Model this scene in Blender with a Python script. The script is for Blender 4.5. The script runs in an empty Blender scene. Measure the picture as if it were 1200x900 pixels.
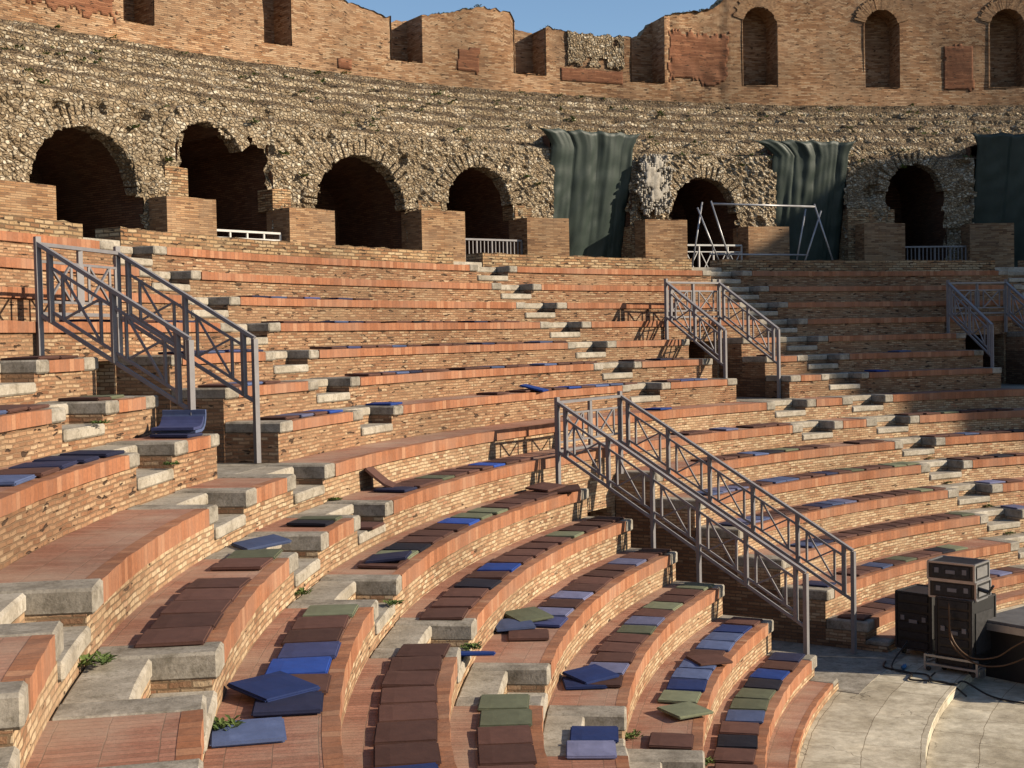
import bpy, bmesh, math, random
from mathutils import Vector, Matrix, noise
random.seed(7)
RAD = math.radians
scene = bpy.context.scene
C = scene.collection

# ------------------------------------------------------------------ helpers
def rad3(deg, r, z=0.0):
    a = RAD(deg)
    return Vector((r*math.cos(a), r*math.sin(a), z))

def tag(o, label=None, cat=None, group=None, kind=None):
    if label: o['label'] = label
    if cat: o['category'] = cat
    if group: o['group'] = group
    if kind: o['kind'] = kind
    return o

def thing(name, label, cat, loc, group=None):
    o = bpy.data.objects.new(name, None)
    o.empty_display_size = .2
    o.location = loc
    C.objects.link(o)
    return tag(o, label, cat, group)

class MB:
    """collects faces with uvs (metres); everything in world coordinates"""
    def __init__(s): s.v = []; s.f = []; s.uv = []
    def face(s, pts, uvs=None):
        n = len(s.v); s.v += [tuple(p) for p in pts]; s.f.append(tuple(range(n, n+len(pts))))
        if uvs is None:
            p = [Vector(q) for q in pts]
            nn = (p[1]-p[0]).cross(p[-1]-p[0])
            if abs(nn.z) > .7*nn.length:
                uvs = [(q.x, q.y) for q in p]
            else:
                t = Vector((-nn.y, nn.x, 0))
                t = t.normalized() if t.length > 1e-6 else Vector((1, 0, 0))
                uvs = [(q.dot(t), q.z) for q in p]
        s.uv.append(list(uvs))
    def box(s, c, size, rot=None, jit=0):
        """c centre, size full, rot 3x3"""
        rot = rot or Matrix.Identity(3)
        h = [x/2 for x in size]; c = Vector(c)
        P = {}
        for i in (-1, 1):
            for j in (-1, 1):
                for k in (-1, 1):
                    j3 = Vector((random.uniform(-jit, jit), random.uniform(-jit, jit), random.uniform(-jit, jit)))
                    P[i, j, k] = c + rot @ Vector((i*h[0], j*h[1], k*h[2])) + j3
        for q in (((-1,-1,-1),(-1,1,-1),(1,1,-1),(1,-1,-1)), ((-1,-1,1),(1,-1,1),(1,1,1),(-1,1,1)),
                  ((-1,-1,-1),(1,-1,-1),(1,-1,1),(-1,-1,1)), ((1,1,-1),(-1,1,-1),(-1,1,1),(1,1,1)),
                  ((1,-1,-1),(1,1,-1),(1,1,1),(1,-1,1)), ((-1,1,-1),(-1,-1,-1),(-1,-1,1),(-1,1,1))):
            s.face([P[a] for a in q])
    def bar(s, p, q, w, h=None, up=(0, 0, 1)):
        h = h or w
        p = Vector(p); q = Vector(q); d = q-p; L = d.length
        if L < 1e-6: return
        d.normalize(); u = Vector(up)
        if abs(d.dot(u)) > .98: u = Vector((math.cos(.5), math.sin(.5), 0))
        a = d.cross(u).normalized(); b = a.cross(d)
        s.box((p+q)/2, (L, w, h), Matrix((d, a, b)).transposed())
    def tube(s, pts, r, n=8):
        pts = [Vector(p) for p in pts]; rings = []
        for i, p in enumerate(pts):
            d = (pts[min(i+1, len(pts)-1)]-pts[max(i-1, 0)]).normalized()
            u = Vector((0, 0, 1)) if abs(d.z) < .95 else Vector((1, 0, 0))
            a = d.cross(u).normalized(); b = a.cross(d)
            rings.append([p+(a*math.cos(2*math.pi*k/n)+b*math.sin(2*math.pi*k/n))*r for k in range(n)])
        for i in range(len(rings)-1):
            for k in range(n):
                s.face([rings[i][k], rings[i][(k+1) % n], rings[i+1][(k+1) % n], rings[i+1][k]])
        s.face(rings[0]); s.face(rings[-1][::-1])
    def pbox(s, r0, r1, z0, z1, t0, t1, step=1.2, rot_uv=False, jit=0.0, caps=True):
        """block between radii, heights and angles (degrees, numbers or functions of r)"""
        F0 = t0 if callable(t0) else (lambda r, a=t0: a)
        F1 = t1 if callable(t1) else (lambda r, a=t1: a)
        n = max(1, int(math.ceil(abs(F1(r0)-F0(r0))/step)))
        prof = [(r0, z0), (r0, z1), (r1, z1), (r1, z0)]
        cols = []
        for i in range(n+1):
            col = []
            jr = random.uniform(-jit, jit); jz = random.uniform(-jit, jit)
            for q, (r, z) in enumerate(prof):
                t = F0(r)+(F1(r)-F0(r))*i/n
                if q in (0, 1): r += jr
                if q in (1,): z += jz
                col.append((t, r, z))
            cols.append(col)
        P = lambda c: rad3(c[0], c[1], c[2])
        for i in range(n):
            a, b = cols[i], cols[i+1]
            for q in range(4):
                q2 = (q+1) % 4
                pts = [a[q], a[q2], b[q2], b[q]]
                if q in (0, 2):
                    uv = [(RAD(c[0])*prof[q][0], c[2]) for c in pts]
                else:
                    uv = [(RAD(c[0])*r0, c[1]) for c in pts]
                    if rot_uv: uv = [(v, u) for u, v in uv]
                s.face([P(c) for c in pts], uv)
        if caps:
            c = cols[0]; s.face([P(x) for x in (c[0], c[3], c[2], c[1])], [(x[1], x[2]) for x in (c[0], c[3], c[2], c[1])])
            c = cols[-1]; s.face([P(x) for x in c], [(x[1], x[2]) for x in c])
    def build(s, name, mat, parent=None, smooth=False, bevel=0, loc=None):
        me = bpy.data.meshes.new(name)
        off = parent.location if parent is not None else (Vector(loc) if loc is not None else Vector((0, 0, 0)))
        if parent is not None and parent.parent is not None: off = off+parent.parent.location
        me.from_pydata([(x-off[0], y-off[1], z-off[2]) for x, y, z in s.v], [], s.f)
        ul = me.uv_layers.new(name='UVMap'); k = 0
        flat = []
        for u in s.uv:
            for a in u: flat += [a[0], a[1]]
        ul.data.foreach_set('uv', flat)
        me.materials.append(mat)
        bm = bmesh.new(); bm.from_mesh(me)
        bmesh.ops.remove_doubles(bm, verts=bm.verts, dist=1e-5)
        bmesh.ops.recalc_face_normals(bm, faces=bm.faces)
        if bevel:
            bmesh.ops.bevel(bm, geom=[e for e in bm.edges if len(e.link_faces) == 2 and e.calc_face_angle(0) > .6], offset=bevel, segments=1, affect='EDGES')
        bm.to_mesh(me); bm.free()
        if smooth:
            for p in me.polygons: p.use_smooth = True
        o = bpy.data.objects.new(name, me); C.objects.link(o)
        if parent is not None: o.parent = parent
        elif loc is not None: o.location = loc
        return o

# ------------------------------------------------------------------ materials
def newmat(name):
    m = bpy.data.materials.new(name); m.use_nodes = True
    nt = m.node_tree; N = nt.nodes; L = nt.links
    b = N['Principled BSDF']; b.inputs['Roughness'].default_value = .85
    b.inputs['Specular IOR Level'].default_value = .25
    return m, N, L, b

def node(N, t, **kw):
    n = N.new(t)
    for k, v in kw.items():
        if k in n.inputs: n.inputs[k].default_value = v
        else: setattr(n, k, v)
    return n

def ramp(N, stops, interp='LINEAR'):
    r = N.new('ShaderNodeValToRGB'); cr = r.color_ramp; cr.interpolation = interp
    while len(cr.elements) < len(stops): cr.elements.new(.5)
    for e, (p, c) in zip(cr.elements, stops):
        e.position = p; e.color = (*c, 1) if len(c) == 3 else c
    return r

def mixrgb(N, L, a, b, fac, mode='MIX'):
    m = N.new('ShaderNodeMix'); m.data_type = 'RGBA'; m.blend_type = mode
    for sock, v in ((m.inputs[0], fac), (m.inputs[6], a), (m.inputs[7], b)):
        if isinstance(v, (int, float)): sock.default_value = v
        elif isinstance(v, tuple): sock.default_value = (*v, 1)
        else: L.new(v, sock)
    return m.outputs[2]

ALB = (.68, .67, .68)
def albedo(N, L, col, b):
    L.new(mixrgb(N, L, col, ALB, 1.0, 'MULTIPLY'), b.inputs['Base Color'])

def objco(N): return N.new('ShaderNodeTexCoord').outputs['Object']
def geopos(N): return N.new('ShaderNodeNewGeometry').outputs['Position']

def brickmat(name, stops, mortar, bw, bh, ms, bump=.6, dist=.012, stain=(.55, .45, .35), stainamt=.5,
             offset=.5, rough=.9, missing=.0, bumpd=.02, macro=.35):
    m, N, L, b = newmat(name)
    uv = N.new('ShaderNodeTexCoord').outputs['UV']
    ns = node(N, 'ShaderNodeTexNoise', Scale=5.0, Detail=3.0); L.new(uv, ns.inputs['Vector'])
    sub = node(N, 'ShaderNodeVectorMath', operation='SUBTRACT'); L.new(ns.outputs['Color'], sub.inputs[0]); sub.inputs[1].default_value = (.5, .5, .5)
    sc = node(N, 'ShaderNodeVectorMath', operation='SCALE'); L.new(sub.outputs[0], sc.inputs[0]); sc.inputs['Scale'].default_value = dist*2.5
    add = node(N, 'ShaderNodeVectorMath', operation='ADD'); L.new(uv, add.inputs[0]); L.new(sc.outputs[0], add.inputs[1])
    br = N.new('ShaderNodeTexBrick'); L.new(add.outputs[0], br.inputs['Vector'])
    br.offset = offset; br.squash = 1.0
    br.inputs['Color1'].default_value = (0, 0, 0, 1); br.inputs['Color2'].default_value = (1, 1, 1, 1)
    br.inputs['Mortar'].default_value = (0, 0, 0, 1)
    br.inputs['Scale'].default_value = 1; br.inputs['Brick Width'].default_value = bw; br.inputs['Row Height'].default_value = bh
    br.inputs['Mortar Size'].default_value = ms; br.inputs['Mortar Smooth'].default_value = .25
    cr = ramp(N, stops); L.new(br.outputs['Color'], cr.inputs[0])
    # finer grain on the bricks
    gr = node(N, 'ShaderNodeTexNoise', Scale=28.0, Detail=5.0, Roughness=.7); L.new(uv, gr.inputs['Vector'])
    g1 = ramp(N, [(.25, (.62, .62, .62)), (.75, (1.25, 1.22, 1.18))]); L.new(gr.outputs['Fac'], g1.inputs[0])
    col = mixrgb(N, L, cr.outputs[0], g1.outputs[0], .8, 'MULTIPLY')
    col = mixrgb(N, L, col, mortar, br.outputs['Fac'])
    # large weathering
    big = node(N, 'ShaderNodeTexNoise', Scale=1.1, Detail=6.0, Roughness=.65); L.new(geopos(N), big.inputs['Vector'])
    br2 = ramp(N, [(.42, (0, 0, 0)), (.68, (1, 1, 1))]); L.new(big.outputs['Fac'], br2.inputs[0])
    mm = node(N, 'ShaderNodeMath', operation='MULTIPLY'); L.new(br2.outputs[0], mm.inputs[0]); mm.inputs[1].default_value = stainamt
    col = mixrgb(N, L, col, stain, mm.outputs[0])
    mac = node(N, 'ShaderNodeTexNoise', Scale=.35, Detail=3.0); L.new(geopos(N), mac.inputs['Vector'])
    mr = ramp(N, [(.3, (1-macro,)*3), (.7, (1+macro*.6,)*3)]); L.new(mac.outputs['Fac'], mr.inputs[0])
    col = mixrgb(N, L, col, mr.outputs[0], 1.0, 'MULTIPLY')
    if missing:
        hn = node(N, 'ShaderNodeTexNoise', Scale=7.0, Detail=2.0, Roughness=.5)
        mp = node(N, 'ShaderNodeMapping'); mp.inputs['Scale'].default_value = (.6, 2.4, 1); L.new(uv, mp.inputs['Vector']); L.new(mp.outputs[0], hn.inputs['Vector'])
        hr = ramp(N, [(.70-missing*.2, (0, 0, 0)), (.73-missing*.2, (1, 1, 1))]); L.new(hn.outputs['Fac'], hr.inputs[0])
        col = mixrgb(N, L, col, (.085, .05, .03), hr.outputs[0])  # missing-brick holes: the shade inside them is put into this near-black colour
    albedo(N, L, col, b); b.inputs['Roughness'].default_value = rough
    inv = node(N, 'ShaderNodeMath', operation='SUBTRACT'); inv.inputs[0].default_value = 1; L.new(br.outputs['Fac'], inv.inputs[1])
    hsum = node(N, 'ShaderNodeMath', operation='MULTIPLY_ADD'); L.new(gr.outputs['Fac'], hsum.inputs[0]); hsum.inputs[1].default_value = .5; L.new(inv.outputs[0], hsum.inputs[2])
    h2 = node(N, 'ShaderNodeMath', operation='MULTIPLY_ADD'); L.new(br.outputs['Color'], h2.inputs[0]); h2.inputs[1].default_value = .6; L.new(hsum.outputs[0], h2.inputs[2])
    hh = h2.outputs[0]
    if missing:
        h3 = node(N, 'ShaderNodeMath', operation='MULTIPLY_ADD'); L.new(hr.outputs[0], h3.inputs[0]); h3.inputs[1].default_value = -2.0; L.new(hh, h3.inputs[2]); hh = h3.outputs[0]
    bp = node(N, 'ShaderNodeBump', Strength=bump, Distance=bumpd); L.new(hh, bp.inputs['Height']); L.new(bp.outputs[0], b.inputs['Normal'])
    return m

M = {}
M['riser'] = brickmat('riser_brick', [(0, (.27, .14, .075)), (.15, (.38, .21, .115)), (.4, (.48, .30, .17)), (.65, (.56, .40, .24)), (.88, (.67, .52, .34)), (1, (.46, .22, .12))],
                      (.23, .15, .085), .135, .045, .0065, bump=.75, dist=.012, stain=(.47, .33, .20), stainamt=.5, missing=.12, bumpd=.024, macro=.25)
M['riser_upper'] = brickmat('riser_brick_upper', [(0, (.24, .115, .058)), (.2, (.34, .17, .088)), (.5, (.43, .24, .13)), (.8, (.50, .32, .185)), (1, (.57, .42, .265))],
                      (.26, .155, .088), .15, .043, .0075, bump=1.0, dist=.014, stain=(.36, .24, .14), stainamt=.6, missing=.3, bumpd=.03, macro=.25)
M['coping'] = brickmat('coping_tile', [(0, (.30, .12, .057)), (.35, (.38, .155, .075)), (.8, (.44, .19, .095)), (1, (.50, .26, .145))],
                       (.26, .12, .07), .105, 3.0, .0045, bump=.6, dist=.002, stain=(.36, .21, .14), stainamt=.6, offset=0, bumpd=.01, macro=.18)
M['tread'] = brickmat('tread_tile', [(0, (.34, .155, .10)), (.5, (.41, .19, .125)), (1, (.48, .24, .16))],
                      (.26, .15, .10), .060, .255, .0035, bump=.8, dist=.006, stain=(.50, .36, .26), stainamt=.75, bumpd=.008, macro=.2)
M['coarse'] = brickmat('parapet_brick', [(0, (.22, .12, .06)), (.3, (.40, .21, .10)), (.6, (.50, .33, .17)), (1, (.58, .44, .27))],
                       (.17, .11, .06), .21, .062, .010, bump=1.0, dist=.016, stain=(.42, .31, .18), stainamt=.4, missing=.35, bumpd=.035)
M['block'] = brickmat('pier_brick', [(0, (.20, .10, .05)), (.5, (.42, .23, .11)), (1, (.52, .34, .19))],
                      (.26, .17, .10), .26, .048, .006, bump=.7, dist=.006, stain=(.34, .23, .14), stainamt=.6, missing=.15, bumpd=.02)
M['upper'] = brickmat('ruin_brick', [(0, (.20, .10, .05)), (.3, (.35, .18, .085)), (.6, (.45, .26, .135)), (1, (.55, .39, .24))],
                      (.29, .185, .11), .24, .055, .006, bump=.9, dist=.012, stain=(.42, .28, .17), stainamt=.6, missing=.3, bumpd=.03, macro=.4)
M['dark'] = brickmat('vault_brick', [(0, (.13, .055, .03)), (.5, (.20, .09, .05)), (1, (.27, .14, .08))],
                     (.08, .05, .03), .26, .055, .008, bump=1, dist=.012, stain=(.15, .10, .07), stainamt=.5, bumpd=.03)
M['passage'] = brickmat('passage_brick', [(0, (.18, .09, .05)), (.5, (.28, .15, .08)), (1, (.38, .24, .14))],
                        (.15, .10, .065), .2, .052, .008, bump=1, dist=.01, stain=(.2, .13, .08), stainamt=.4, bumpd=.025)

def stonemat(name, c0, c1, c2, scale=3.0, bump=.4, spots=.5):
    m, N, L, b = newmat(name)
    p = geopos(N)
    n1 = node(N, 'ShaderNodeTexNoise', Scale=scale, Detail=8.0, Roughness=.65); L.new(p, n1.inputs['Vector'])
    r1 = ramp(N, [(.28, c0), (.5, c1), (.72, c2)]); L.new(n1.outputs['Fac'], r1.inputs[0])
    n2 = node(N, 'ShaderNodeTexNoise', Scale=45.0, Detail=4.0, Roughness=.7); L.new(p, n2.inputs['Vector'])
    r2 = ramp(N, [(.35, (.6, .58, .55)), (.6, (1.12, 1.1, 1.08))]); L.new(n2.outputs['Fac'], r2.inputs[0])
    col = mixrgb(N, L, r1.outputs[0], r2.outputs[0], spots, 'MULTIPLY')
    n4 = node(N, 'ShaderNodeTexNoise', Scale=11.0, Detail=9.0, Roughness=.8); L.new(p, n4.inputs['Vector'])
    r4 = ramp(N, [(.50, (1, 1, 1)), (.62, (.50, .48, .43))]); L.new(n4.outputs['Fac'], r4.inputs[0])
    col = mixrgb(N, L, col, r4.outputs[0], .75, 'MULTIPLY')
    albedo(N, L, col, b)
    bp = node(N, 'ShaderNodeBump', Strength=bump, Distance=.01); L.new(n2.outputs['Fac'], bp.inputs['Height']); L.new(bp.outputs[0], b.inputs['Normal'])
    b.inputs['Roughness'].default_value = .8
    return m
M['stone'] = stonemat('travertine', (.19, .165, .13), (.36, .325, .265), (.52, .475, .40), 4.0)
M['step'] = stonemat('step_limestone', (.27, .235, .18), (.45, .40, .32), (.60, .55, .46), 2.2)
M['plaster'] = stonemat('pale_plaster', (.34, .30, .24), (.48, .44, .37), (.6, .56, .5), bump=.8)
M['patch'] = brickmat('eroded_brick', [(0, (.20, .08, .04)), (.5, (.29, .12, .06)), (1, (.38, .18, .095))],
                      (.26, .12, .06), .6, .05, .004, bump=.8, dist=.03, stain=(.20, .09, .05), stainamt=.7, missing=.3, bumpd=.02)
M['ground'] = stonemat('dry_soil', (.16, .12, .08), (.24, .19, .13), (.3, .25, .18), 1.0)

def rubblemat():
    m, N, L, b = newmat('rubble_masonry')
    p = geopos(N)
    mp = node(N, 'ShaderNodeMapping'); mp.inputs['Scale'].default_value = (1, 1, 1.5); L.new(p, mp.inputs['Vector'])
    ns = node(N, 'ShaderNodeTexNoise', Scale=4.0, Detail=3.0); L.new(mp.outputs[0], ns.inputs['Vector'])
    sc = node(N, 'ShaderNodeVectorMath', operation='SCALE'); L.new(ns.outputs['Color'], sc.inputs[0]); sc.inputs['Scale'].default_value = .10
    add = node(N, 'ShaderNodeVectorMath', operation='ADD'); L.new(mp.outputs[0], add.inputs[0]); L.new(sc.outputs[0], add.inputs[1])
    v1 = node(N, 'ShaderNodeTexVoronoi', Scale=9.0); L.new(add.outputs[0], v1.inputs['Vector'])
    v2 = node(N, 'ShaderNodeTexVoronoi', Scale=9.0, feature='DISTANCE_TO_EDGE'); L.new(add.outputs[0], v2.inputs['Vector'])
    sep = node(N, 'ShaderNodeSeparateColor'); L.new(v1.outputs['Color'], sep.inputs[0])
    cr = ramp(N, [(0, (.28, .205, .125)), (.3, (.40, .315, .21)), (.6, (.50, .41, .29)), (.82, (.60, .52, .395)), (1, (.77, .71, .59))]); L.new(sep.outputs[0], cr.inputs[0])
    big = node(N, 'ShaderNodeTexNoise', Scale=.7, Detail=5.0, Roughness=.6); L.new(p, big.inputs['Vector'])
    bigr = ramp(N, [(.35, (.76, .73, .66)), (.65, (1.15, 1.12, 1.05))]); L.new(big.outputs['Fac'], bigr.inputs[0])
    col = mixrgb(N, L, cr.outputs[0], bigr.outputs[0], .9, 'MULTIPLY')
    er = ramp(N, [(.015, (0, 0, 0)), (.09, (1, 1, 1))]); L.new(v2.outputs['Distance'], er.inputs[0])
    col = mixrgb(N, L, (.29, .205, .125), col, er.outputs[0])
    # lichen / dusty soil
    ln = node(N, 'ShaderNodeTexNoise', Scale=2.2, Detail=7.0, Roughness=.75); L.new(p, ln.inputs['Vector'])
    lr = ramp(N, [(.52, (0, 0, 0)), (.66, (.75, .75, .75))]); L.new(ln.outputs['Fac'], lr.inputs[0])
    col = mixrgb(N, L, col, (.33, .265, .175), lr.outputs[0])
    at_ = N.new('ShaderNodeAttribute'); at_.attribute_name = 'soil'
    tr = ramp(N, [(.25, (0, 0, 0)), (.75, (.9, .9, .9))]); L.new(at_.outputs['Fac'], tr.inputs[0])
    col = mixrgb(N, L, col, (.15, .10, .055), tr.outputs[0])
    albedo(N, L, col, b)
    fine = node(N, 'ShaderNodeTexNoise', Scale=20.0, Detail=5.0); L.new(p, fine.inputs['Vector'])
    e2 = ramp(N, [(0, (0, 0, 0)), (.22, (1, 1, 1))]); L.new(v2.outputs['Distance'], e2.inputs[0])
    h = node(N, 'ShaderNodeMath', operation='MULTIPLY_ADD'); L.new(fine.outputs['Fac'], h.inputs[0]); h.inputs[1].default_value = .5; L.new(e2.outputs[0], h.inputs[2])
    h2 = node(N, 'ShaderNodeMath', operation='MULTIPLY_ADD'); L.new(sep.outputs[1], h2.inputs[0]); h2.inputs[1].default_value = .8; L.new(h.outputs[0], h2.inputs[2])
    bp = node(N, 'ShaderNodeBump', Strength=1.0, Distance=.045); L.new(h2.outputs[0], bp.inputs['Height']); L.new(bp.outputs[0], b.inputs['Normal'])
    b.inputs['Roughness'].default_value = .95
    return m
M['rubble'] = rubblemat()

def pavemat():
    m, N, L, b = newmat('orchestra_paving')
    uv = N.new('ShaderNodeTexCoord').outputs['UV']
    ns = node(N, 'ShaderNodeTexNoise', Scale=2.0, Detail=4.0); L.new(uv, ns.inputs['Vector'])
    sc = node(N, 'ShaderNodeVectorMath', operation='SCALE'); L.new(ns.outputs['Color'], sc.inputs[0]); sc.inputs['Scale'].default_value = .075
    add = node(N, 'ShaderNodeVectorMath', operation='ADD'); L.new(uv, add.inputs[0]); L.new(sc.outputs[0], add.inputs[1])
    br = N.new('ShaderNodeTexBrick'); L.new(add.outputs[0], br.inputs['Vector'])
    br.inputs['Color1'].default_value = (.40, .355, .285, 1); br.inputs['Color2'].default_value = (.50, .455, .375, 1); br.inputs['Mortar'].default_value = (.16, .125, .085, 1)
    br.inputs['Scale'].default_value = 1; br.inputs['Brick Width'].default_value = 1.15; br.inputs['Row Height'].default_value = .62; br.inputs['Mortar Size'].default_value = .004
    br.offset = .37
    p = geopos(N)
    n1 = node(N, 'ShaderNodeTexNoise', Scale=6.0, Detail=9.0, Roughness=.75); L.new(p, n1.inputs['Vector'])
    r1 = ramp(N, [(.3, (.55, .52, .47)), (.65, (1.2, 1.18, 1.12))]); L.new(n1.outputs['Fac'], r1.inputs[0])
    col = mixrgb(N, L, br.outputs['Color'], r1.outputs[0], .9, 'MULTIPLY')
    vc = node(N, 'ShaderNodeTexVoronoi', Scale=.8, feature='DISTANCE_TO_EDGE')
    n3 = node(N, 'ShaderNodeTexNoise', Scale=2.5, Detail=6.0); L.new(p, n3.inputs['Vector'])
    s3 = node(N, 'ShaderNodeVectorMath', operation='SCALE'); L.new(n3.outputs['Color'], s3.inputs[0]); s3.inputs['Scale'].default_value = .7
    a3 = node(N, 'ShaderNodeVectorMath', operation='ADD'); L.new(p, a3.inputs[0]); L.new(s3.outputs[0], a3.inputs[1]); L.new(a3.outputs[0], vc.inputs['Vector'])
    cr = ramp(N, [(.003, (.7, .7, .7)), (.007, (0, 0, 0))]); L.new(vc.outputs['Distance'], cr.inputs[0])
    mk = node(N, 'ShaderNodeTexNoise', Scale=.9); L.new(p, mk.inputs['Vector'])
    mr = ramp(N, [(.5, (0, 0, 0)), (.55, (1, 1, 1))]); L.new(mk.outputs['Fac'], mr.inputs[0])
    ck = node(N, 'ShaderNodeMath', operation='MULTIPLY'); L.new(cr.outputs[0], ck.inputs[0]); L.new(mr.outputs[0], ck.inputs[1])
    col = mixrgb(N, L, col, (.06, .045, .03), ck.outputs[0])
    bl = node(N, 'ShaderNodeTexNoise', Scale=1.2, Detail=8.0, Roughness=.7); L.new(p, bl.inputs['Vector'])
    blr = ramp(N, [(.38, (.72, .70, .66)), (.55, (1.0, 1.0, 1.0)), (.7, (1.12, 1.1, 1.06))]); L.new(bl.outputs['Fac'], blr.inputs[0])
    col = mixrgb(N, L, col, blr.outputs[0], 1.0, 'MULTIPLY')
    L.new(col, b.inputs['Base Color'])
    bp = node(N, 'ShaderNodeBump', Strength=.5, Distance=.012); L.new(n1.outputs['Fac'], bp.inputs['Height']); L.new(bp.outputs[0], b.inputs['Normal'])
    return m
M['pave'] = pavemat()

def plain(name, c, rough=.5, metal=0, noise_amt=.25, nscale=8.0, bump=0.0, spec=.3):
    m, N, L, b = newmat(name)
    p = geopos(N)
    n1 = node(N, 'ShaderNodeTexNoise', Scale=nscale, Detail=6.0, Roughness=.6); L.new(p, n1.inputs['Vector'])
    r1 = ramp(N, [(.3, tuple(x*(1-noise_amt) for x in c)), (.7, tuple(min(1, x*(1+noise_amt)) for x in c))]); L.new(n1.outputs['Fac'], r1.inputs[0])
    albedo(N, L, r1.outputs[0], b)
    b.inputs['Roughness'].default_value = rough; b.inputs['Metallic'].default_value = metal; b.inputs['Specular IOR Level'].default_value = spec
    if bump:
        bp = node(N, 'ShaderNodeBump', Strength=.6, Distance=bump); L.new(n1.outputs['Fac'], bp.inputs['Height']); L.new(bp.outputs[0], b.inputs['Normal'])
    return m
M['rail'] = plain('grey_painted_steel', (.24, .228, .232), .5, .1, .12)
M['rail_white'] = plain('white_painted_steel', (.62, .6, .56), .5, 0, .1)
M['pipe'] = plain('galvanised_pipe', (.42, .42, .43), .4, .5, .15)
M['black'] = plain('black_case', (.012, .011, .011), .45, 0, .4, 6, spec=.5)
M['blackfoam'] = plain('rack_panel', (.03, .028, .028), .6, 0, .5, 20)
M['alu'] = plain('aluminium_edging', (.5, .5, .5), .35, .8, .15)
M['deck'] = plain('deck_board', (.14, .135, .13), .6, 0, .3, 5)
M['cable'] = plain('black_cable', (.02, .018, .016), .5)
M['cable_o'] = plain('brown_cable', (.12, .06, .025), .5)
M['tape'] = plain('blue_plug', (.04, .16, .35), .5)
M['wood'] = plain('door_boards', (.36, .24, .12), .8, 0, .3, 4)

def tarpmat():
    m, N, L, b = newmat('green_netting')
    p = geopos(N)
    n1 = node(N, 'ShaderNodeTexNoise', Scale=1.3, Detail=6.0, Roughness=.6); L.new(p, n1.inputs['Vector'])
    r1 = ramp(N, [(.3, (.014, .028, .022)), (.7, (.038, .057, .046))]); L.new(n1.outputs['Fac'], r1.inputs[0])
    w = node(N, 'ShaderNodeTexNoise', Scale=60.0, Detail=2.0); L.new(p, w.inputs['Vector'])
    albedo(N, L, r1.outputs[0], b); b.inputs['Roughness'].default_value = .55; b.inputs['Specular IOR Level'].default_value = .4
    bp = node(N, 'ShaderNodeBump', Strength=.4, Distance=.01); L.new(w.outputs['Fac'], bp.inputs['Height']); L.new(bp.outputs[0], b.inputs['Normal'])
    return m
M['tarp'] = tarpmat()

def leafmat():
    m, N, L, b = newmat('weed_leaf')
    n1 = node(N, 'ShaderNodeTexNoise', Scale=9.0); L.new(geopos(N), n1.inputs['Vector'])
    r1 = ramp(N, [(.35, (.07, .11, .025)), (.65, (.15, .20, .05))]); L.new(n1.outputs['Fac'], r1.inputs[0]); albedo(N, L, r1.outputs[0], b)
    b.inputs['Roughness'].default_value = .7
    return m
M['leaf'] = leafmat()

def cushmat(name, c):
    m, N, L, b = newmat(name)
    oi = N.new('ShaderNodeObjectInfo')
    rr = ramp(N, [(0, tuple(x*.68 for x in c)), (1, tuple(x*1.32 for x in c))]); L.new(oi.outputs['Random'], rr.inputs[0])
    n1 = node(N, 'ShaderNodeTexNoise', Scale=7.0, Detail=7.0, Roughness=.7); L.new(geopos(N), n1.inputs['Vector'])
    r1 = ramp(N, [(.3, (.72, .72, .72)), (.62, (1.0, 1.0, 1.0)), (.78, (1.5, 1.42, 1.32))]); L.new(n1.outputs['Fac'], r1.inputs[0])
    col = mixrgb(N, L, rr.outputs[0], r1.outputs[0], .8, 'MULTIPLY')
    albedo(N, L, col, b); b.inputs['Roughness'].default_value = .75; b.inputs['Specular IOR Level'].default_value = .2
    bp = node(N, 'ShaderNodeBump', Strength=.35, Distance=.01); L.new(n1.outputs['Fac'], bp.inputs['Height']); L.new(bp.outputs[0], b.inputs['Normal'])
    return m
CUSH = {'n': ('brown', (.120, .058, .044)), 'g': ('grey green', (.17, .185, .115)), 'b': ('bright blue', (.026, .075, .33)),
        's': ('steel blue', (.10, .135, .26)), 'l': ('pale lilac blue', (.19, .20, .33)), 'v': ('slate blue', (.075, .09, .22)),
        'u': ('royal blue', (.022, .042, .15)), 'd': ('dark navy', (.028, .032, .075)), 'k': ('nearly black', (.016, .016, .026))}
for k, (nm, c) in CUSH.items(): M['c'+k] = cushmat('cushion_'+nm.replace(' ', '_'), c)

# ------------------------------------------------------------------ geometry of the theatre
R = {0: 15.52, 1: 15.85}
for k in range(2, 9): R[k] = 15.746+(k-1)*.7087
for k in range(9, 16): R[k] = 21.399+(k-9)*.672
R[16] = 26.12
Z = {0: .15}
for k in range(1, 9): Z[k] = k*.42
for k in range(9, 16): Z[k] = 3.8274+(k-9)*.4047
Z[-1] = 0.0
T_MIN, T_MAX = 62.0, 202.0
AX_M = 130.8
def off_ang(az, off):
    return lambda r: az-math.degrees(math.asin(max(-1, min(1, off/r))))
stairs = {  # name: (lower angle, rows)
 'M': (177.0, range(1, 16)), 'A': (157.0, range(1, 16)), 'E': (102.25, range(1, 16)), 'G': (82.0, range(1, 16)),
 'B': (140.27, range(9, 16)), 'F': (118.35, range(9, 16)), 'D': (150.18, (7, 8)), 'P': (108.6, (7, 8)), 'S': (170.45, (7, 8)), 'Q': (88.1, (7, 8))}
SW = .93
voms = [(172.15, .87), (151.45, .86), (110.0, .8), (89.3, .82)]
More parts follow.
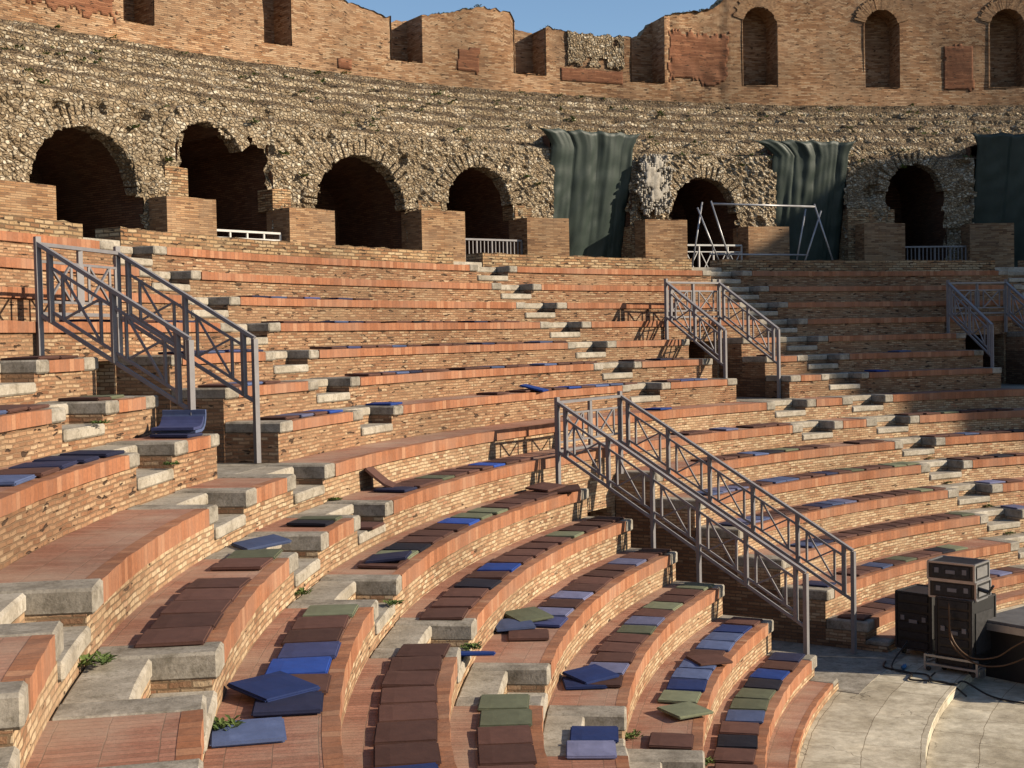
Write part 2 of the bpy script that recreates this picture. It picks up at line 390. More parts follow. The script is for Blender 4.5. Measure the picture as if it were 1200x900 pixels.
ORD = ['', 'first', 'second', 'third', 'fourth', 'fifth', 'sixth', 'seventh', 'eighth', 'ninth', 'tenth', 'eleventh', 'twelfth', 'thirteenth', 'fourteenth', 'fifteenth',
       'sixteenth', 'seventeenth', 'eighteenth', 'nineteenth', 'twentieth', 'twenty-first', 'twenty-second', 'twenty-third', 'twenty-fourth', 'twenty-fifth', 'twenty-sixth',
       'twenty-seventh', 'twenty-eighth', 'twenty-ninth', 'thirtieth']

def cuts_for(k):
    """list of (mid, lo(r), hi(r), kind)"""
    out = []
    for nm, (t, rows) in stairs.items():
        if k in rows:
            w = math.degrees(SW/R[k])
            out.append((t+w/2, (lambda r, t=t: t), (lambda r, t=t, w=w: t+w), 'stair'))
    if 0 <= k <= 6: out.append((AX_M, off_ang(AX_M, 1.0), off_ang(AX_M, -1.27), 'vom'))
    if 9 <= k <= 11:
        for az, hw in voms: out.append((az, off_ang(az, hw), off_ang(az, -hw), 'vom'))
    return sorted(out, key=lambda c: c[0])

COP = .15      # coping thickness
for k in range(0, 16):
    r0, r1 = R[k], R[k+1]
    z0, z1 = Z[k-1], Z[k]
    base = thing('seating_tier', {0: 'low red brick footing step around the stone orchestra floor'}.get(k,
                 'curved brick seating tier with red tile edge, %s tier up from the orchestra floor' % ORD[k]), 'seating', rad3(130, r0, z0), 'curved seating tiers')
    cuts = cuts_for(k)
    cop = (COP if k < 9 else .12) if k else .06
    over = .04 if k else .0
    segs = []; cur = (lambda r: T_MIN); curk = None
    for c in cuts:
        segs.append((cur, c[1], curk, c[3])); cur = c[2]; curk = c[3]
    segs.append((cur, (lambda r: T_MAX), curk, None))
    for lo, hi, kl, kh in segs:
        if hi(r0)-lo(r0) < .2: continue
        riser, coping, tread = MB(), MB(), MB()
        riser.pbox(r0, r1+.03, z0-(.05 if k else .3), z1-cop, lo, hi, jit=0)
        se = []
        a, b_ = lo, hi
        if kl:
            w = math.degrees(random.uniform(.24, .34)/r0)
            a = lambda r, lo=lo, w=w: lo(r)+w
            se.append((lo, a))
        if kh:
            w = math.degrees(random.uniform(.24, .34)/r0)
            b_ = lambda r, hi=hi, w=w: hi(r)-w
            se.append((b_, hi))
        for q0, q1 in se:
            m = MB(); m.pbox(r0-over-.004, r1+.0, z1-cop-.005, z1+.006, q0, q1, jit=.008)
            m.build('corner_stone', M['stone'], base, bevel=.018)
        if b_(r0)-a(r0) > .05:
            coping.pbox(r0-over, r0+.07, z1-cop, z1, a, b_, step=.45, jit=.006)
            tread.pbox(r0+.07, r1+.0, z1-cop, z1-.002, a, b_)
            coping.build('coping', M['coping'], base)
            tread.build('tread', M['tread'], base)
        riser.build('riser', M['riser'] if k < 9 else M['riser_upper'], base)
    # steps inside the notches
    for c in cuts:
        if c[3] != 'stair' or k == 0: continue
        h = (z1-z0)/2; rm = (r0+r1)/2
        lo, hi = c[1], c[2]
        m = MB(); m.pbox(r0+.002, r1+.03, z0-.05, z1-h-.11, lo, hi); m.pbox(rm+.002, r1+.03, z1-h-.11, z1-.12, lo, hi)
        m.build('step_core', M['riser'] if k < 9 else M['riser_upper'], base)
        m = MB(); m.pbox(r0-.03, rm+.01, z1-h-.11, z1-h, (lambda r, lo=lo: lo(r)+.03), (lambda r, hi=hi: hi(r)-.03), jit=.004)
        m.build('step_slab', M['step'], base, bevel=.018)
        m = MB(); m.pbox(rm-.012, r1-.002, z1-.12, z1-.004, (lambda r, lo=lo: lo(r)+.03), (lambda r, hi=hi: hi(r)-.03), jit=.004)
        m.build('step_slab', M['step'], base, bevel=.018)

# vomitory passages: side walls, end wall, floor -------------------------------------------
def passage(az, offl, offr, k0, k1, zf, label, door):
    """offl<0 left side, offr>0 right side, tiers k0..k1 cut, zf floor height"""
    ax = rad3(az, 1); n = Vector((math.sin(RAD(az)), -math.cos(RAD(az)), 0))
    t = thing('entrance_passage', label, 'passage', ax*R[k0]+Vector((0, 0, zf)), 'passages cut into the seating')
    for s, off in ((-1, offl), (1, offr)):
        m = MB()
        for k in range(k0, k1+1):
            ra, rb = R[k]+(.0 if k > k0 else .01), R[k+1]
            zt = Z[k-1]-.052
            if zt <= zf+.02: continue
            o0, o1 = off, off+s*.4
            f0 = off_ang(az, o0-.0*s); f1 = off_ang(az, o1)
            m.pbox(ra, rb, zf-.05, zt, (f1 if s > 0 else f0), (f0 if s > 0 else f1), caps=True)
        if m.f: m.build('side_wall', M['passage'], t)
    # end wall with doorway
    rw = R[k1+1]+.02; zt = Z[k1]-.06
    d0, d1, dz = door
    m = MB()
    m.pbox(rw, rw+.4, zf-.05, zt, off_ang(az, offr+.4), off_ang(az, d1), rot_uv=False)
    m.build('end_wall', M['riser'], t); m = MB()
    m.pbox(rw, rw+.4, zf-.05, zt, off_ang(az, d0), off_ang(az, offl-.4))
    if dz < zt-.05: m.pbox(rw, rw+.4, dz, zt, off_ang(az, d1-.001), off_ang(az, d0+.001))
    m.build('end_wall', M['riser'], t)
    m = MB()
    for q in ((d1, d1+.3), (d0-.3, d0)):
        m.pbox(rw+.4, rw+4.5, zf-.05, dz+.1, off_ang(az, q[1]), off_ang(az, q[0]))
    m.pbox(rw+4.5, rw+4.8, zf-.05, dz+.3, off_ang(az, d1+.3), off_ang(az, d0-.3))
    m.pbox(rw+.41, rw+4.5, dz+.101, dz+.3, off_ang(az, d1+.3), off_ang(az, d0-.3))
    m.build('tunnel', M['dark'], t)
    m = MB(); m.pbox(R[k0]-.3 if k0 < 5 else R[k0]+.0, rw+4.5, zf-.2, zf+(.006 if k0 < 5 else -.006), off_ang(az, offr+.1), off_ang(az, offl-.1)); m.build('passage_floor', M['stone'], t)
    return t
passage(AX_M, -1.265, .995, 0, 6, 0.0, 'wide central entrance passage cut through the lower brick tiers, in shadow', (-.45, .9, 1.95))
for (az, hw), lab in zip(voms, ('small entrance passage through upper tiers beyond the left edge', 'small entrance passage under the railing at left, in the upper tiers',
                                'small shaded entrance passage under the railing right of centre, upper tiers', 'dark shaded entrance passage under the railing at the far right')):
    passage(az, -hw+.005, hw-.005, 9, 11, 3.36, lab, (-.38, hw-.05, 4.55))

# ------------------------------------------------------------------ ground, orchestra
m = MB()
N_ = 120
for ri, (ra, rb) in enumerate(((.5, 5), (5, 10), (10, 14.16))):
    for i in range(N_):
        a, b = i*360/N_, (i+1)*360/N_
        m.face([rad3(a, ra, -.13), rad3(b, ra, -.13), rad3(b, rb, -.13), rad3(a, rb, -.13)], [(RAD(a)*14, ra), (RAD(b)*14, ra), (RAD(b)*14, rb), (RAD(a)*14, rb)])
m.face([rad3(i*12, .5, -.13) for i in range(30)])
tag(m.build('orchestra_floor', M['pave']), 'pale stone slabs of the sunken orchestra floor', None, None, 'structure')
m = MB(); m.pbox(14.16, 16.3, -.28, 0, 40, 215, jit=.006)
tag(m.build('orchestra_walkway', M['pave'], bevel=0), 'worn stone slab walkway at the foot of the tiers', None, None, 'structure')
m = MB(); S = 900
m.face([(-S, -S, -.3), (S, -S, -.3), (S, S, -.3), (-S, S, -.3)])
tag(m.build('ground', M['ground']), 'dry ground around the theatre', None, None, 'structure')
m = MB(); m.pbox(26.5, 38.5, 6.1, 6.33, T_MIN, 145, step=2)
tag(m.build('upper_walkway', M['stone']), 'stone walkway in front of the arches', None, None, 'structure')

# parapet -----------------------------------------------------------------
par = thing('parapet_wall', 'low rough brick parapet above the topmost seating tier', 'wall', rad3(120, 26.12, 6.2))
ZP = 6.58
gaps = [(81.9, 84.0), (102.3, 104.4), (118.5, 120.4), (139.94, 141.9), (157.2, 159.3)]
cur = T_MIN; m = MB(); stn = []
for a, b in gaps+[(T_MAX, T_MAX)]:
    m.pbox(26.12, 26.62, Z[15]-.05, ZP, cur, a, step=.45, jit=.014)
    if b < T_MAX: stn.append((a, b))
    cur = b
m.build('wall', M['coarse'], par)
for a, b in stn:
    q = MB(); q.pbox(26.14, 26.6, Z[15]-.04, Z[15]+.12, a, b); q.build('sill', M['step'], par, bevel=.01)

# ------------------------------------------------------------------ arcade
RA = 33.0
def th_s(t): return RAD(t)*RA
def arch_open(tc, hw, zs, low=None):
    sc = th_s(tc)
    def f(s, z):
        if z <= zs: return abs(s-sc) < hw+(.08 if z < 8.05 else 0)
        return (s-sc)**2+(z-zs)**2 < hw*hw
    return f
openings = []
arches = [(128.65, 1.44, 8.10), (114.70, 1.44, 8.16), (107.95, 1.09, 8.46), (94.5, 1.14, 8.42), (81.75, .95, 9.12), (68.2, 1.2, 8.4), (135.6, 1.44, 8.05), (141.5, 1.3, 8.05)]
for a in arches: openings.append(arch_open(*a))
poly2 = [(123.72, 6.0), (123.72, 8.3), (124.0, 8.9), (123.9, 9.75), (123.5, 10.0), (122.8, 10.05), (122.2, 9.9), (121.7, 9.65), (121.2, 9.75), (120.7, 9.9), (120.45, 9.6), (119.8, 9.5), (119.7, 9.0), (119.5, 8.5), (119.43, 8.0), (119.43, 6.0)]
def in_poly(t, z, P):
    c = False; j = len(P)-1
    for i in range(len(P)):
        if (P[i][1] > z) != (P[j][1] > z) and t < (P[j][0]-P[i][0])*(z-P[i][1])/(P[j][1]-P[i][1])+P[i][0]: c = not c
        j = i
    return c
openings.append(lambda s, z: in_poly(math.degrees(s/RA), z, poly2))
tgap = [(103.5, 99.0), (90.1, 85.9), (78.3, 72.0)]
for a, b in tgap: openings.append(lambda s, z, a=a, b=b: th_s(b) < s < th_s(a))

# profile of the rubble wall: vertical face, then stepped bank up to the brick wall
prof = []
z = 6.2
while z < 10.0: prof.append((RA, z)); z += .075
zz = 10.0; rr = RA
steps = [(33.0, 10.0), (33.02, 10.2), (33.36, 10.36), (33.38, 10.66), (33.85, 10.86), (33.85, 11.02), (34.4, 11.24), (34.4, 11.38), (35.05, 11.62), (35.03, 11.74), (35.7, 11.98), (35.7, 12.1), (36.4, 12.36), (36.4, 12.42), (37.85, 12.72)]
for (ra, za), (rb, zb) in zip(steps, steps[1:]):
    L_ = math.hypot(rb-ra, zb-za); n = max(1, int(round(L_/.085)))
    for i in range(n): prof.append((ra+(rb-ra)*i/n, za+(zb-za)*i/n))
prof.append(steps[-1])
SOIL = []
def grid_wall(prof, t0, t1, ds, skip, disp, uvr):
    nt = int((th_s(t1)-th_s(t0))/ds)
    verts = []; faces = []; uvs = []
    np_ = len(prof); acc = [0]
    for i in range(1, np_): acc.append(acc[-1]+math.hypot(prof[i][0]-prof[i-1][0], prof[i][1]-prof[i-1][1]))
    for i in range(nt+1):
        s = th_s(t0)+i*ds; t = s/RA
        ca, sa = math.cos(t), math.sin(t)
        for j, (r, z) in enumerate(prof):
            jp = prof[min(j+1, np_-1)]; jm = prof[max(j-1, 0)]
            dr, dz = jp[0]-jm[0], jp[1]-jm[1]; l = math.hypot(dr, dz) or 1
            nr, nz = -dz/l, dr/l
            p = Vector((r*ca, r*sa, z))
            d = disp(p, s, z, r)
            # small in-plane jitter
            js = (noise.noise(p*7.3)-.0)*ds*.45
            r2 = r+nr*d; z2 = z+nz*d+noise.noise(p*6.1+Vector((9, 3, 1)))*.02
            verts.append((r2*ca-js*sa, r2*sa+js*ca, z2)); SOIL.append(max(0, min(1, (nz-.45)*3))*(.8+.8*noise.noise(p*1.7)))
    for i in range(nt):
        s = th_s(t0)+(i+.5)*ds
        for j in range(np_-1):
            r = (prof[j][0]+prof[j+1][0])/2; z = (prof[j][1]+prof[j+1][1])/2
            jit = noise.noise(Vector((s*3.1, z*3.1, 5)))*.10
            if skip(s+jit, z+jit, r): continue
            a = i*np_+j
            faces.append((a, a+np_, a+np_+1, a+1))
            s0, s1 = s-ds/2, s+ds/2
            uvs += [s0, acc[j], s1, acc[j], s1, acc[j+1], s0, acc[j+1]]
    return verts, faces, uvs
def raw_mesh(name, vf, mat, parent, smooth=False):
    v, f, uv = vf
    off = parent.location
    me = bpy.data.meshes.new(name); me.from_pydata([(a-off[0], b-off[1], c-off[2]) for a, b, c in v], [], f)
    ul = me.uv_layers.new(name='UVMap'); ul.data.foreach_set('uv', uv)
    if name == 'rubble_face':
        at_ = me.attributes.new('soil', 'FLOAT', 'POINT'); at_.data.foreach_set('value', SOIL)
    me.materials.append(mat)
    bm = bmesh.new(); bm.from_mesh(me)
    bmesh.ops.delete(bm, geom=[x for x in bm.verts if not x.link_faces], context='VERTS')
    bm.to_mesh(me); bm.free()
    if smooth:
        for p in me.polygons: p.use_smooth = True
    o = bpy.data.objects.new(name, me); C.objects.link(o); o.parent = parent
    return o
def rub_disp(p, s, z, r):
    q = Vector((p.x*5.0, p.y*5.0, p.z*6.6))
    q = q*1.7; d, _ = noise.voronoi(q)
    e = min(1, (d[1]-d[0])*2.4)
    big = noise.fractal(p*.9, 1.0, 2.0, 3)
    edge = 0
    pk = max(0, noise.noise(p*2.3+Vector((4, 1, 2)))-.33)
    k_ = 1 if r < 33.02 else .5
    return (.07*e+.10*big-.03+.06*noise.noise(p*3.3)-.7*pk)*k_
arc = thing('arcade_wall', 'ruined rubble wall with dark arched openings and a stepped bank above', 'wall', rad3(110, RA, 6.33))
def skip_rub(s, z, r):
    if r > 33.02:
        t = math.degrees(s/RA)
        if r < 33.42:
            for a, b in tgap:
                if b+.2 < t < a-.2: return True
        return False
    return any(o(s, z) for o in openings)
raw_mesh('rubble_face', grid_wall(prof, T_MIN+3, 143.0, .085, skip_rub, rub_disp, RA), M['rubble'], arc)
# vault barrels behind every opening
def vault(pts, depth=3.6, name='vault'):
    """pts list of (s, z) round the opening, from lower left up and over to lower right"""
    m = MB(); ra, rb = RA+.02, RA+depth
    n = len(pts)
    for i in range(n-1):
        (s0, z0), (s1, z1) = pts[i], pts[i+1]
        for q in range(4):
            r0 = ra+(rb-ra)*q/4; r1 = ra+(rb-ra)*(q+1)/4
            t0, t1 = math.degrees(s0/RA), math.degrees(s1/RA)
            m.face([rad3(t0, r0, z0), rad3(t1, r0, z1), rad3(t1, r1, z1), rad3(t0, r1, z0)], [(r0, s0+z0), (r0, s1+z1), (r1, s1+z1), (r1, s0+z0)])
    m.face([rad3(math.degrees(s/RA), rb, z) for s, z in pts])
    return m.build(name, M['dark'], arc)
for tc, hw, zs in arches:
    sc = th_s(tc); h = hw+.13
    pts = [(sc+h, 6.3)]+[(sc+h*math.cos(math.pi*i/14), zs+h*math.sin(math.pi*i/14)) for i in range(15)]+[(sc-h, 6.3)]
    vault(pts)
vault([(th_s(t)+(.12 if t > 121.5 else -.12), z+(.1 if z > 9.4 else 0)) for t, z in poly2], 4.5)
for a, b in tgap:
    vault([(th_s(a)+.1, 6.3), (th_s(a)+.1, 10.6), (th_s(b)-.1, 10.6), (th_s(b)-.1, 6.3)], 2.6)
# voussoirs round each arch
def ring(tc, hw, zs, a0=2, a1=178, name='arch_ring', n=None, thick=.42, mat='rubble', w=.17, proud=.0, rbase=RA, jit=.03):
    m = MB(); sc = RAD(tc)*rbase
    n = n or int(math.pi*hw/w)
    for i in range(n):
        a = RAD(a0+(a1-a0)*(i+.5)/n); tl = thick*random.uniform(.8, 1.15)
        rc = hw+tl/2-.03+random.uniform(-.02, .02)
        s = sc+rc*math.cos(a); z = zs+rc*math.sin(a); t = s/rbase
        er = Vector((math.cos(t), math.sin(t), 0)); et = Vector((-math.sin(t), math.cos(t), 0)); ez = Vector((0, 0, 1))
        d = et*math.cos(a)+ez*math.sin(a); c = er.cross(d)
        Mx = Matrix((d, c, er)).transposed()
        pr = proud*random.uniform(.5, 1.2)
        m.box(Vector((math.cos(t)*(rbase+.2-pr), math.sin(t)*(rbase+.2-pr), z)), (tl, w*random.uniform(.88, 1.04), .5), Mx, jit)
    return m.build(name, M[mat], arc if rbase == RA else upw, bevel=.02 if rbase == RA else 0)
for (tc, hw, zs) in arches: ring(tc, hw, zs)
ring(122.75, 1.15, 8.85, 20, 150)
# brick jambs beside some openings
for t0, t1, z0, z1 in ((124.9, 123.75, 8.1, 8.85), (119.45, 118.5, 8.0, 8.55), (111.5, 110.2, 8.15, 8.5), (105.9, 104.9, 8.1, 8.5), (98.9, 98.3, 6.3, 8.0), (85.8, 83.0, 6.3, 8.6)):
    m = MB(); m.pbox(RA-.04, RA+.6, z0, z1, t1, t0, step=.3, jit=.02); m.build('brick_jamb', M['coarse'], arc)
# cement patch
m = MB()
for i in range(30):
    for j in range(36):
        t = 99.0-i*.085; z = 8.2+j*.055
        e_ = ((i-15)/13.5)**2+((j-19)/17)**2+.75*noise.noise(Vector((i*.17, j*.15, 0)))+.35*noise.noise(Vector((i*.5, j*.5, 4)))
        if e_ > .95: continue
        P = [rad3(tt, RA-.29+.04*noise.noise(Vector((tt*5, zz2*3, 1)))+.1*max(0, e_-.3), zz2) for tt, zz2 in ((t, z), (t-.085, z), (t-.085, z+.055), (t, z+.055))]
        m.face(P)
o = m.build('plaster_patch', M['plaster'], arc, smooth=True)
sd = o.modifiers.new('thickness', 'SOLIDIFY'); sd.thickness = .1; sd.offset = 1
# brick piers in front of the arcade
for i, (ta, tb, zt) in enumerate(((136.9, 139.4, 8.05), (130.85, 133.4, 8.07), (123.23, 125.69, 8.08), (116.94, 119.39, 8.03), (109.55, 112.06, 8.18), (103.38, 105.88, 8.1), (96.18, 98.73, 8.15), (89.93, 92.43, 7.99),
                                  (82.91, 85.37, 8.1), (76.48, 79.07, 8.07), (70.2, 72.5, 8.1))):
    lab = ['second square brick pier beyond the left edge of the arcade', 'square brick pier left of the largest left arch', 'square brick pier between the large left arch and the broken arch', 'square brick pier right of the broken arch',
           'square brick pier left of the arch with the barred railing', 'square brick pier right of the barred railing, beside the first green sheet',
           'square brick pier between the first green sheet and the white barrier', 'brick pier behind the pipe frame, half in shadow', 'shaded brick pier right of the second green sheet',
           'shaded brick pier left of the last green sheet', 'brick pier beyond the right edge'][i]
    m = MB(); m.pbox(32.35, 33.3, 6.3, zt, ta, tb, step=.5, jit=.01)
    o = m.build('brick_pier', M['block'], loc=rad3((ta+tb)/2, 32.35, 6.3)); tag(o, lab, 'pier', 'brick piers along the arcade')

# ------------------------------------------------------------------ upper brick wall
RU = 37.75
upw = thing('ruined_upper_wall', 'tall orange brick outer wall with niches and broken skyline', 'wall', rad3(100, RU, 12.6))
top = [(145, 15.6), (136, 15.9), (128, 15.2), (124, 15.5), (119, 15.7), (114, 15.4), (110.49, 14.97), (108.15, 14.66), (106.1, 14.84), (104.06, 15.15), (103.12, 15.32), (101.31, 15.28), (101.09, 14.97), (99.31, 14.9), (98.35, 14.84), (96.41, 14.77),
       (94.71, 14.82), (93.97, 14.9), (93.23, 15.14), (92.73, 15.5), (91.99, 15.73), (90.52, 15.85), (89.78, 15.96), (89.14, 16.25), (88.4, 16.75), (86.5, 17.0), (80, 17.3), (70, 17.1), (60, 17)]
def ztop(t):
    for (a, za), (b, zb) in zip(top, top[1:]):
        if b <= t <= a: return za+(zb-za)*(a-t)/(a-b)+.09*noise.noise(Vector((t*3, 0, 0)))+.07*noise.noise(Vector((t*11, 3, 0)))
    return 15.5
niches = [(119.85, 121.2, 13.33, 99), (113.15, 114.49, 13.36, 99), (106.23, 107.89, 13.36, 99), (99.36, 101.14, 13.33, 99), (92.6, 94.5, 13.33, 99)]
arched = [(87.1, .64, 15.48, 13.37), (80.16, .64, 15.5, 13.38), (73.2, .64, 15.5, 13.36), (66.3, .64, 15.5, 13.36), (128, .64, 15.6, 13.3)]
def in_niche(t, z):
    for a, b, z0, z1 in niches:
        if a < t < b and z > z0: return True
    for tc, hw, zs, z0 in arched[:4]:
        s = RAD(t-tc)*RU
        if z > z0 and abs(s) < hw and (z < zs or s*s+(z-zs)**2 < hw*hw): return True
    return False
ds = .085; nt = int(RAD(145-62)*RU/ds); nz = 58
V = []; F = []; U = []; idx = {}
def wall_disp(t, z):
    p = rad3(t, RU, z)
    d = .03*noise.fractal(p*.7, 1.0, 2.0, 3)+.006*noise.noise(p*4)
    k_ = max(0, min(1, (t-88.9)/.5, (92.4-t)/.2)); d += k_*(-.07+.06*noise.noise(p*2.2))    # eroded core
    return d
for i in range(nt+1):
    t = 62+math.degrees(i*ds/RU); zt = ztop(t)
    for j in range(nz+1):
        z = 12.45+(zt-12.45)*j/nz
        V.append(tuple(rad3(t, RU-wall_disp(t, z), z)))
for i in range(nt):
    t = 62+math.degrees((i+.5)*ds/RU); zt = ztop(t)
    for j in range(nz):
        z = 12.45+(zt-12.45)*(j+.5)/nz
        if in_niche(t, z): continue
        a = i*(nz+1)+j
        F.append((a, a+nz+1, a+nz+2, a+1))
        s0, s1 = i*ds, (i+1)*ds; za = 12.45+(zt-12.45)*j/nz; zb = 12.45+(zt-12.45)*(j+1)/nz
        U += [s0, za, s1, za, s1, zb, s0, zb]
raw_mesh('brick_face', (V, F, U), M['upper'], upw)
# crest and back: rough rubble topping
m = MB()
for i in range(nt):
    t0 = 62+math.degrees(i*ds/RU); t1 = 62+math.degrees((i+1)*ds/RU); tm = (t0+t1)/2
    z0, z1 = ztop(t0), ztop(t1)
    opn = any(a < tm < b for a, b, _, _ in niches)
    rs = [RU-.03, RU+.3, RU+.95, RU+1.5]
    def zc(t, r, zb): return zb+(.12*noise.noise(Vector((t*2.5, r*3, 2)))-.02 if r > RU else 0)
    rng = range(3)
    for q in rng:
        if opn and q < 2: continue
        m.face([rad3(t0, rs[q], zc(t0, rs[q], z0)), rad3(t1, rs[q], zc(t1, rs[q], z1)), rad3(t1, rs[q+1], zc(t1, rs[q+1], z1)), rad3(t0, rs[q+1], zc(t0, rs[q+1], z0))])
    m.face([rad3(t0, RU+1.5, zc(t0, RU+1.5, z0)), rad3(t1, RU+1.5, zc(t1, RU+1.5, z1)), rad3(t1, RU+1.5, 0), rad3(t0, RU+1.5, 0)])
m.build('wall_crest', M['rubble'], upw)
for a, b, z0, _ in niches:
    m = MB(); n = 6
    for i in range(n):
        t0 = a+(b-a)*i/n; t1 = a+(b-a)*(i+1)/n
        m.face([rad3(t0, RU+.95, z0), rad3(t1, RU+.95, z0), rad3(t1, RU+.95, ztop(t1)+.02), rad3(t0, RU+.95, ztop(t0)+.02)], [(RAD(t0)*RU, z0), (RAD(t1)*RU, z0), (RAD(t1)*RU, ztop(t1)), (RAD(t0)*RU, ztop(t0))])
        m.face([rad3(t0, RU-.02, z0), rad3(t1, RU-.02, z0), rad3(t1, RU+.95, z0), rad3(t0, RU+.95, z0)])
    for t in (a, b):
        m.face([rad3(t, RU-.03, z0), rad3(t, RU+.95, z0), rad3(t, RU+.95, ztop(t)), rad3(t, RU-.03, ztop(t))], [(0, z0), (.95, z0), (.95, ztop(t)), (0, ztop(t))])
    m.build('niche', M['upper'], upw)
for tc, hw, zs, z0 in arched[:4]:
    m = MB(); h = hw+.03
    out = [(h, z0-.03)]+[(h*math.cos(math.pi*i/14), zs+h*math.sin(math.pi*i/14)) for i in range(15)]+[(-h, z0-.03)]
    T = lambda s: tc+math.degrees(s/RU)
    for (s0, za), (s1, zb) in zip(out, out[1:]+out[:1]):
        m.face([rad3(T(s0), RU-.02, za), rad3(T(s1), RU-.02, zb), rad3(T(s1), RU+.95, zb), rad3(T(s0), RU+.95, za)])
    m.face([rad3(T(s), RU+.95, z) for s, z in out], [(s, z) for s, z in out])
    m.build('arched_niche', M['upper'], upw)
    ring(tc, hw+.01, zs, 14, 166, 'niche_arch', n=46, thick=.42, mat='block', w=.056, proud=-.012, rbase=RU, jit=.004)
# bare orange brick patches
for t0, t1, z0, z1 in ((103.05, 104.34, 13.16, 14.0), (110.04, 110.78, 12.9, 13.2), (95.0, 98.53, 13.2, 13.62), (75.0, 76.77, 13.2, 14.9), (88.8, 92.4, 13.3, 15.2), (121.5, 126, 13.2, 14.4)):
    m = MB(); n = int((t1-t0)*12); k = int((z1-z0)/.08)
    for i in range(n):
        for j in range(k):
            ta = t0+(t1-t0)*i/n; tb = t0+(t1-t0)*(i+1)/n; za = z0+(z1-z0)*j/k; zb = z0+(z1-z0)*(j+1)/k
            ed = min(i, n-1-i, j, k-1-j)
            if (z1-z0) > .5 and ed < (3.5 if t1-t0 > 3 else .9)*(.3+noise.noise(Vector((ta*2.2, za*2.2, 7)))+.5*noise.noise(Vector((ta*7, za*7, 1)))): continue
            m.face([rad3(x, RU-wall_disp(x, y)-.008+.012*noise.noise(Vector((x*9, y*9, 3))), y) for x, y in ((ta, za), (tb, za), (tb, zb), (ta, zb))], [(RAD(x)*RU, y) for x, y in ((ta, za), (tb, za), (tb, zb), (ta, zb))])
    o = m.build('eroded_patch', M['patch'], upw, smooth=True)
    sd = o.modifiers.new('thickness', 'SOLIDIFY'); sd.thickness = .03; sd.offset = 0

# exposed rubble core between two niches
SOIL_ = []
m = MB(); n = 44; k = 14
for i in range(n):
    for j in range(k):
        ta = 94.95+3.2*i/n; tb = 94.95+3.2*(i+1)/n
        zt0 = min(ztop(ta), ztop(tb)); za = 13.72+(zt0-13.72)*j/k; zb = 13.72+(zt0-13.72)*(j+1)/k
        if noise.noise(Vector((ta*1.6, za*2.2, 3))) < -.18 and (i < 8 or j < 4): continue
        f_ = lambda x, y: rad3(x, RU-wall_disp(x, y)-.03-rub_disp(rad3(x, RU, y), 0, y, 40)*.8-.0, y)
        m.face([f_(x, y) for x, y in ((ta, za), (tb, za), (tb, zb), (ta, zb))])
o = m.build('rubble_core', M['rubble'], upw)
sd = o.modifiers.new('thickness', 'SOLIDIFY'); sd.thickness = .12; sd.offset = 0
# ------------------------------------------------------------------ green sheets
def tarp(t0, t1, b0, b1, zt, zb, label, seed):
    m = MB(); nx, ny = 70, 40
    def P(i, j):
        u = i/nx; v = j/ny
        # gathered: width narrows right below the hem
        w = min(1, v/.10)**.6
        a = t0+(b0-t0)*w; b = t1+(b1-t1)*w
        t = a+(b-a)*u
        fold = .02*math.sin(u*17+seed+2.6*noise.noise(Vector((u*2, v*1.1, seed))))*(.3+.7*v)+.07*noise.noise(Vector((u*5, v*.9, seed*3)))+.035*noise.noise(Vector((u*18, v*2, seed)))+.035*noise.noise(Vector((u*9+v*5, v*11, seed)))
        fold += .07*abs(math.sin(u*math.pi*3.5))**.5*(1-.5*v)
        sag = -.06*abs(math.sin(u*math.pi*5))*(1-v)
        belly = .15*math.sin(v*math.pi)*math.sin(u*math.pi)
        r = 32.78+1.05*v-fold-belly*.5
        return rad3(t, r, zt+(zb-zt)*v+sag)
    for i in range(nx):
        for j in range(ny): m.face([P(i, j), P(i+1, j), P(i+1, j+1), P(i, j+1)])
    o = m.build('green_sheet', M['tarp'], smooth=True, loc=rad3((t0+t1)/2, 32.7, zb))
    sd = o.modifiers.new('thickness', 'SOLIDIFY'); sd.thickness = .006
    tag(o, label, 'tarpaulin', 'green sheets hung over openings')
tarp(104.7, 98.5, 103.75, 98.9, 10.74, 6.3, 'dark green sheet hanging over the opening left of the pale plaster patch, partly sunlit', 1.0)
tarp(92.0, 85.5, 90.35, 85.85, 10.73, 6.3, 'dark green sheet hanging behind the pipe frame, lower part in shadow', 2.3)
tarp(78.6, 70.0, 78.2, 71.5, 11.0, 6.3, 'rightmost dark green sheet, mostly in shadow at the right edge', 4.1)

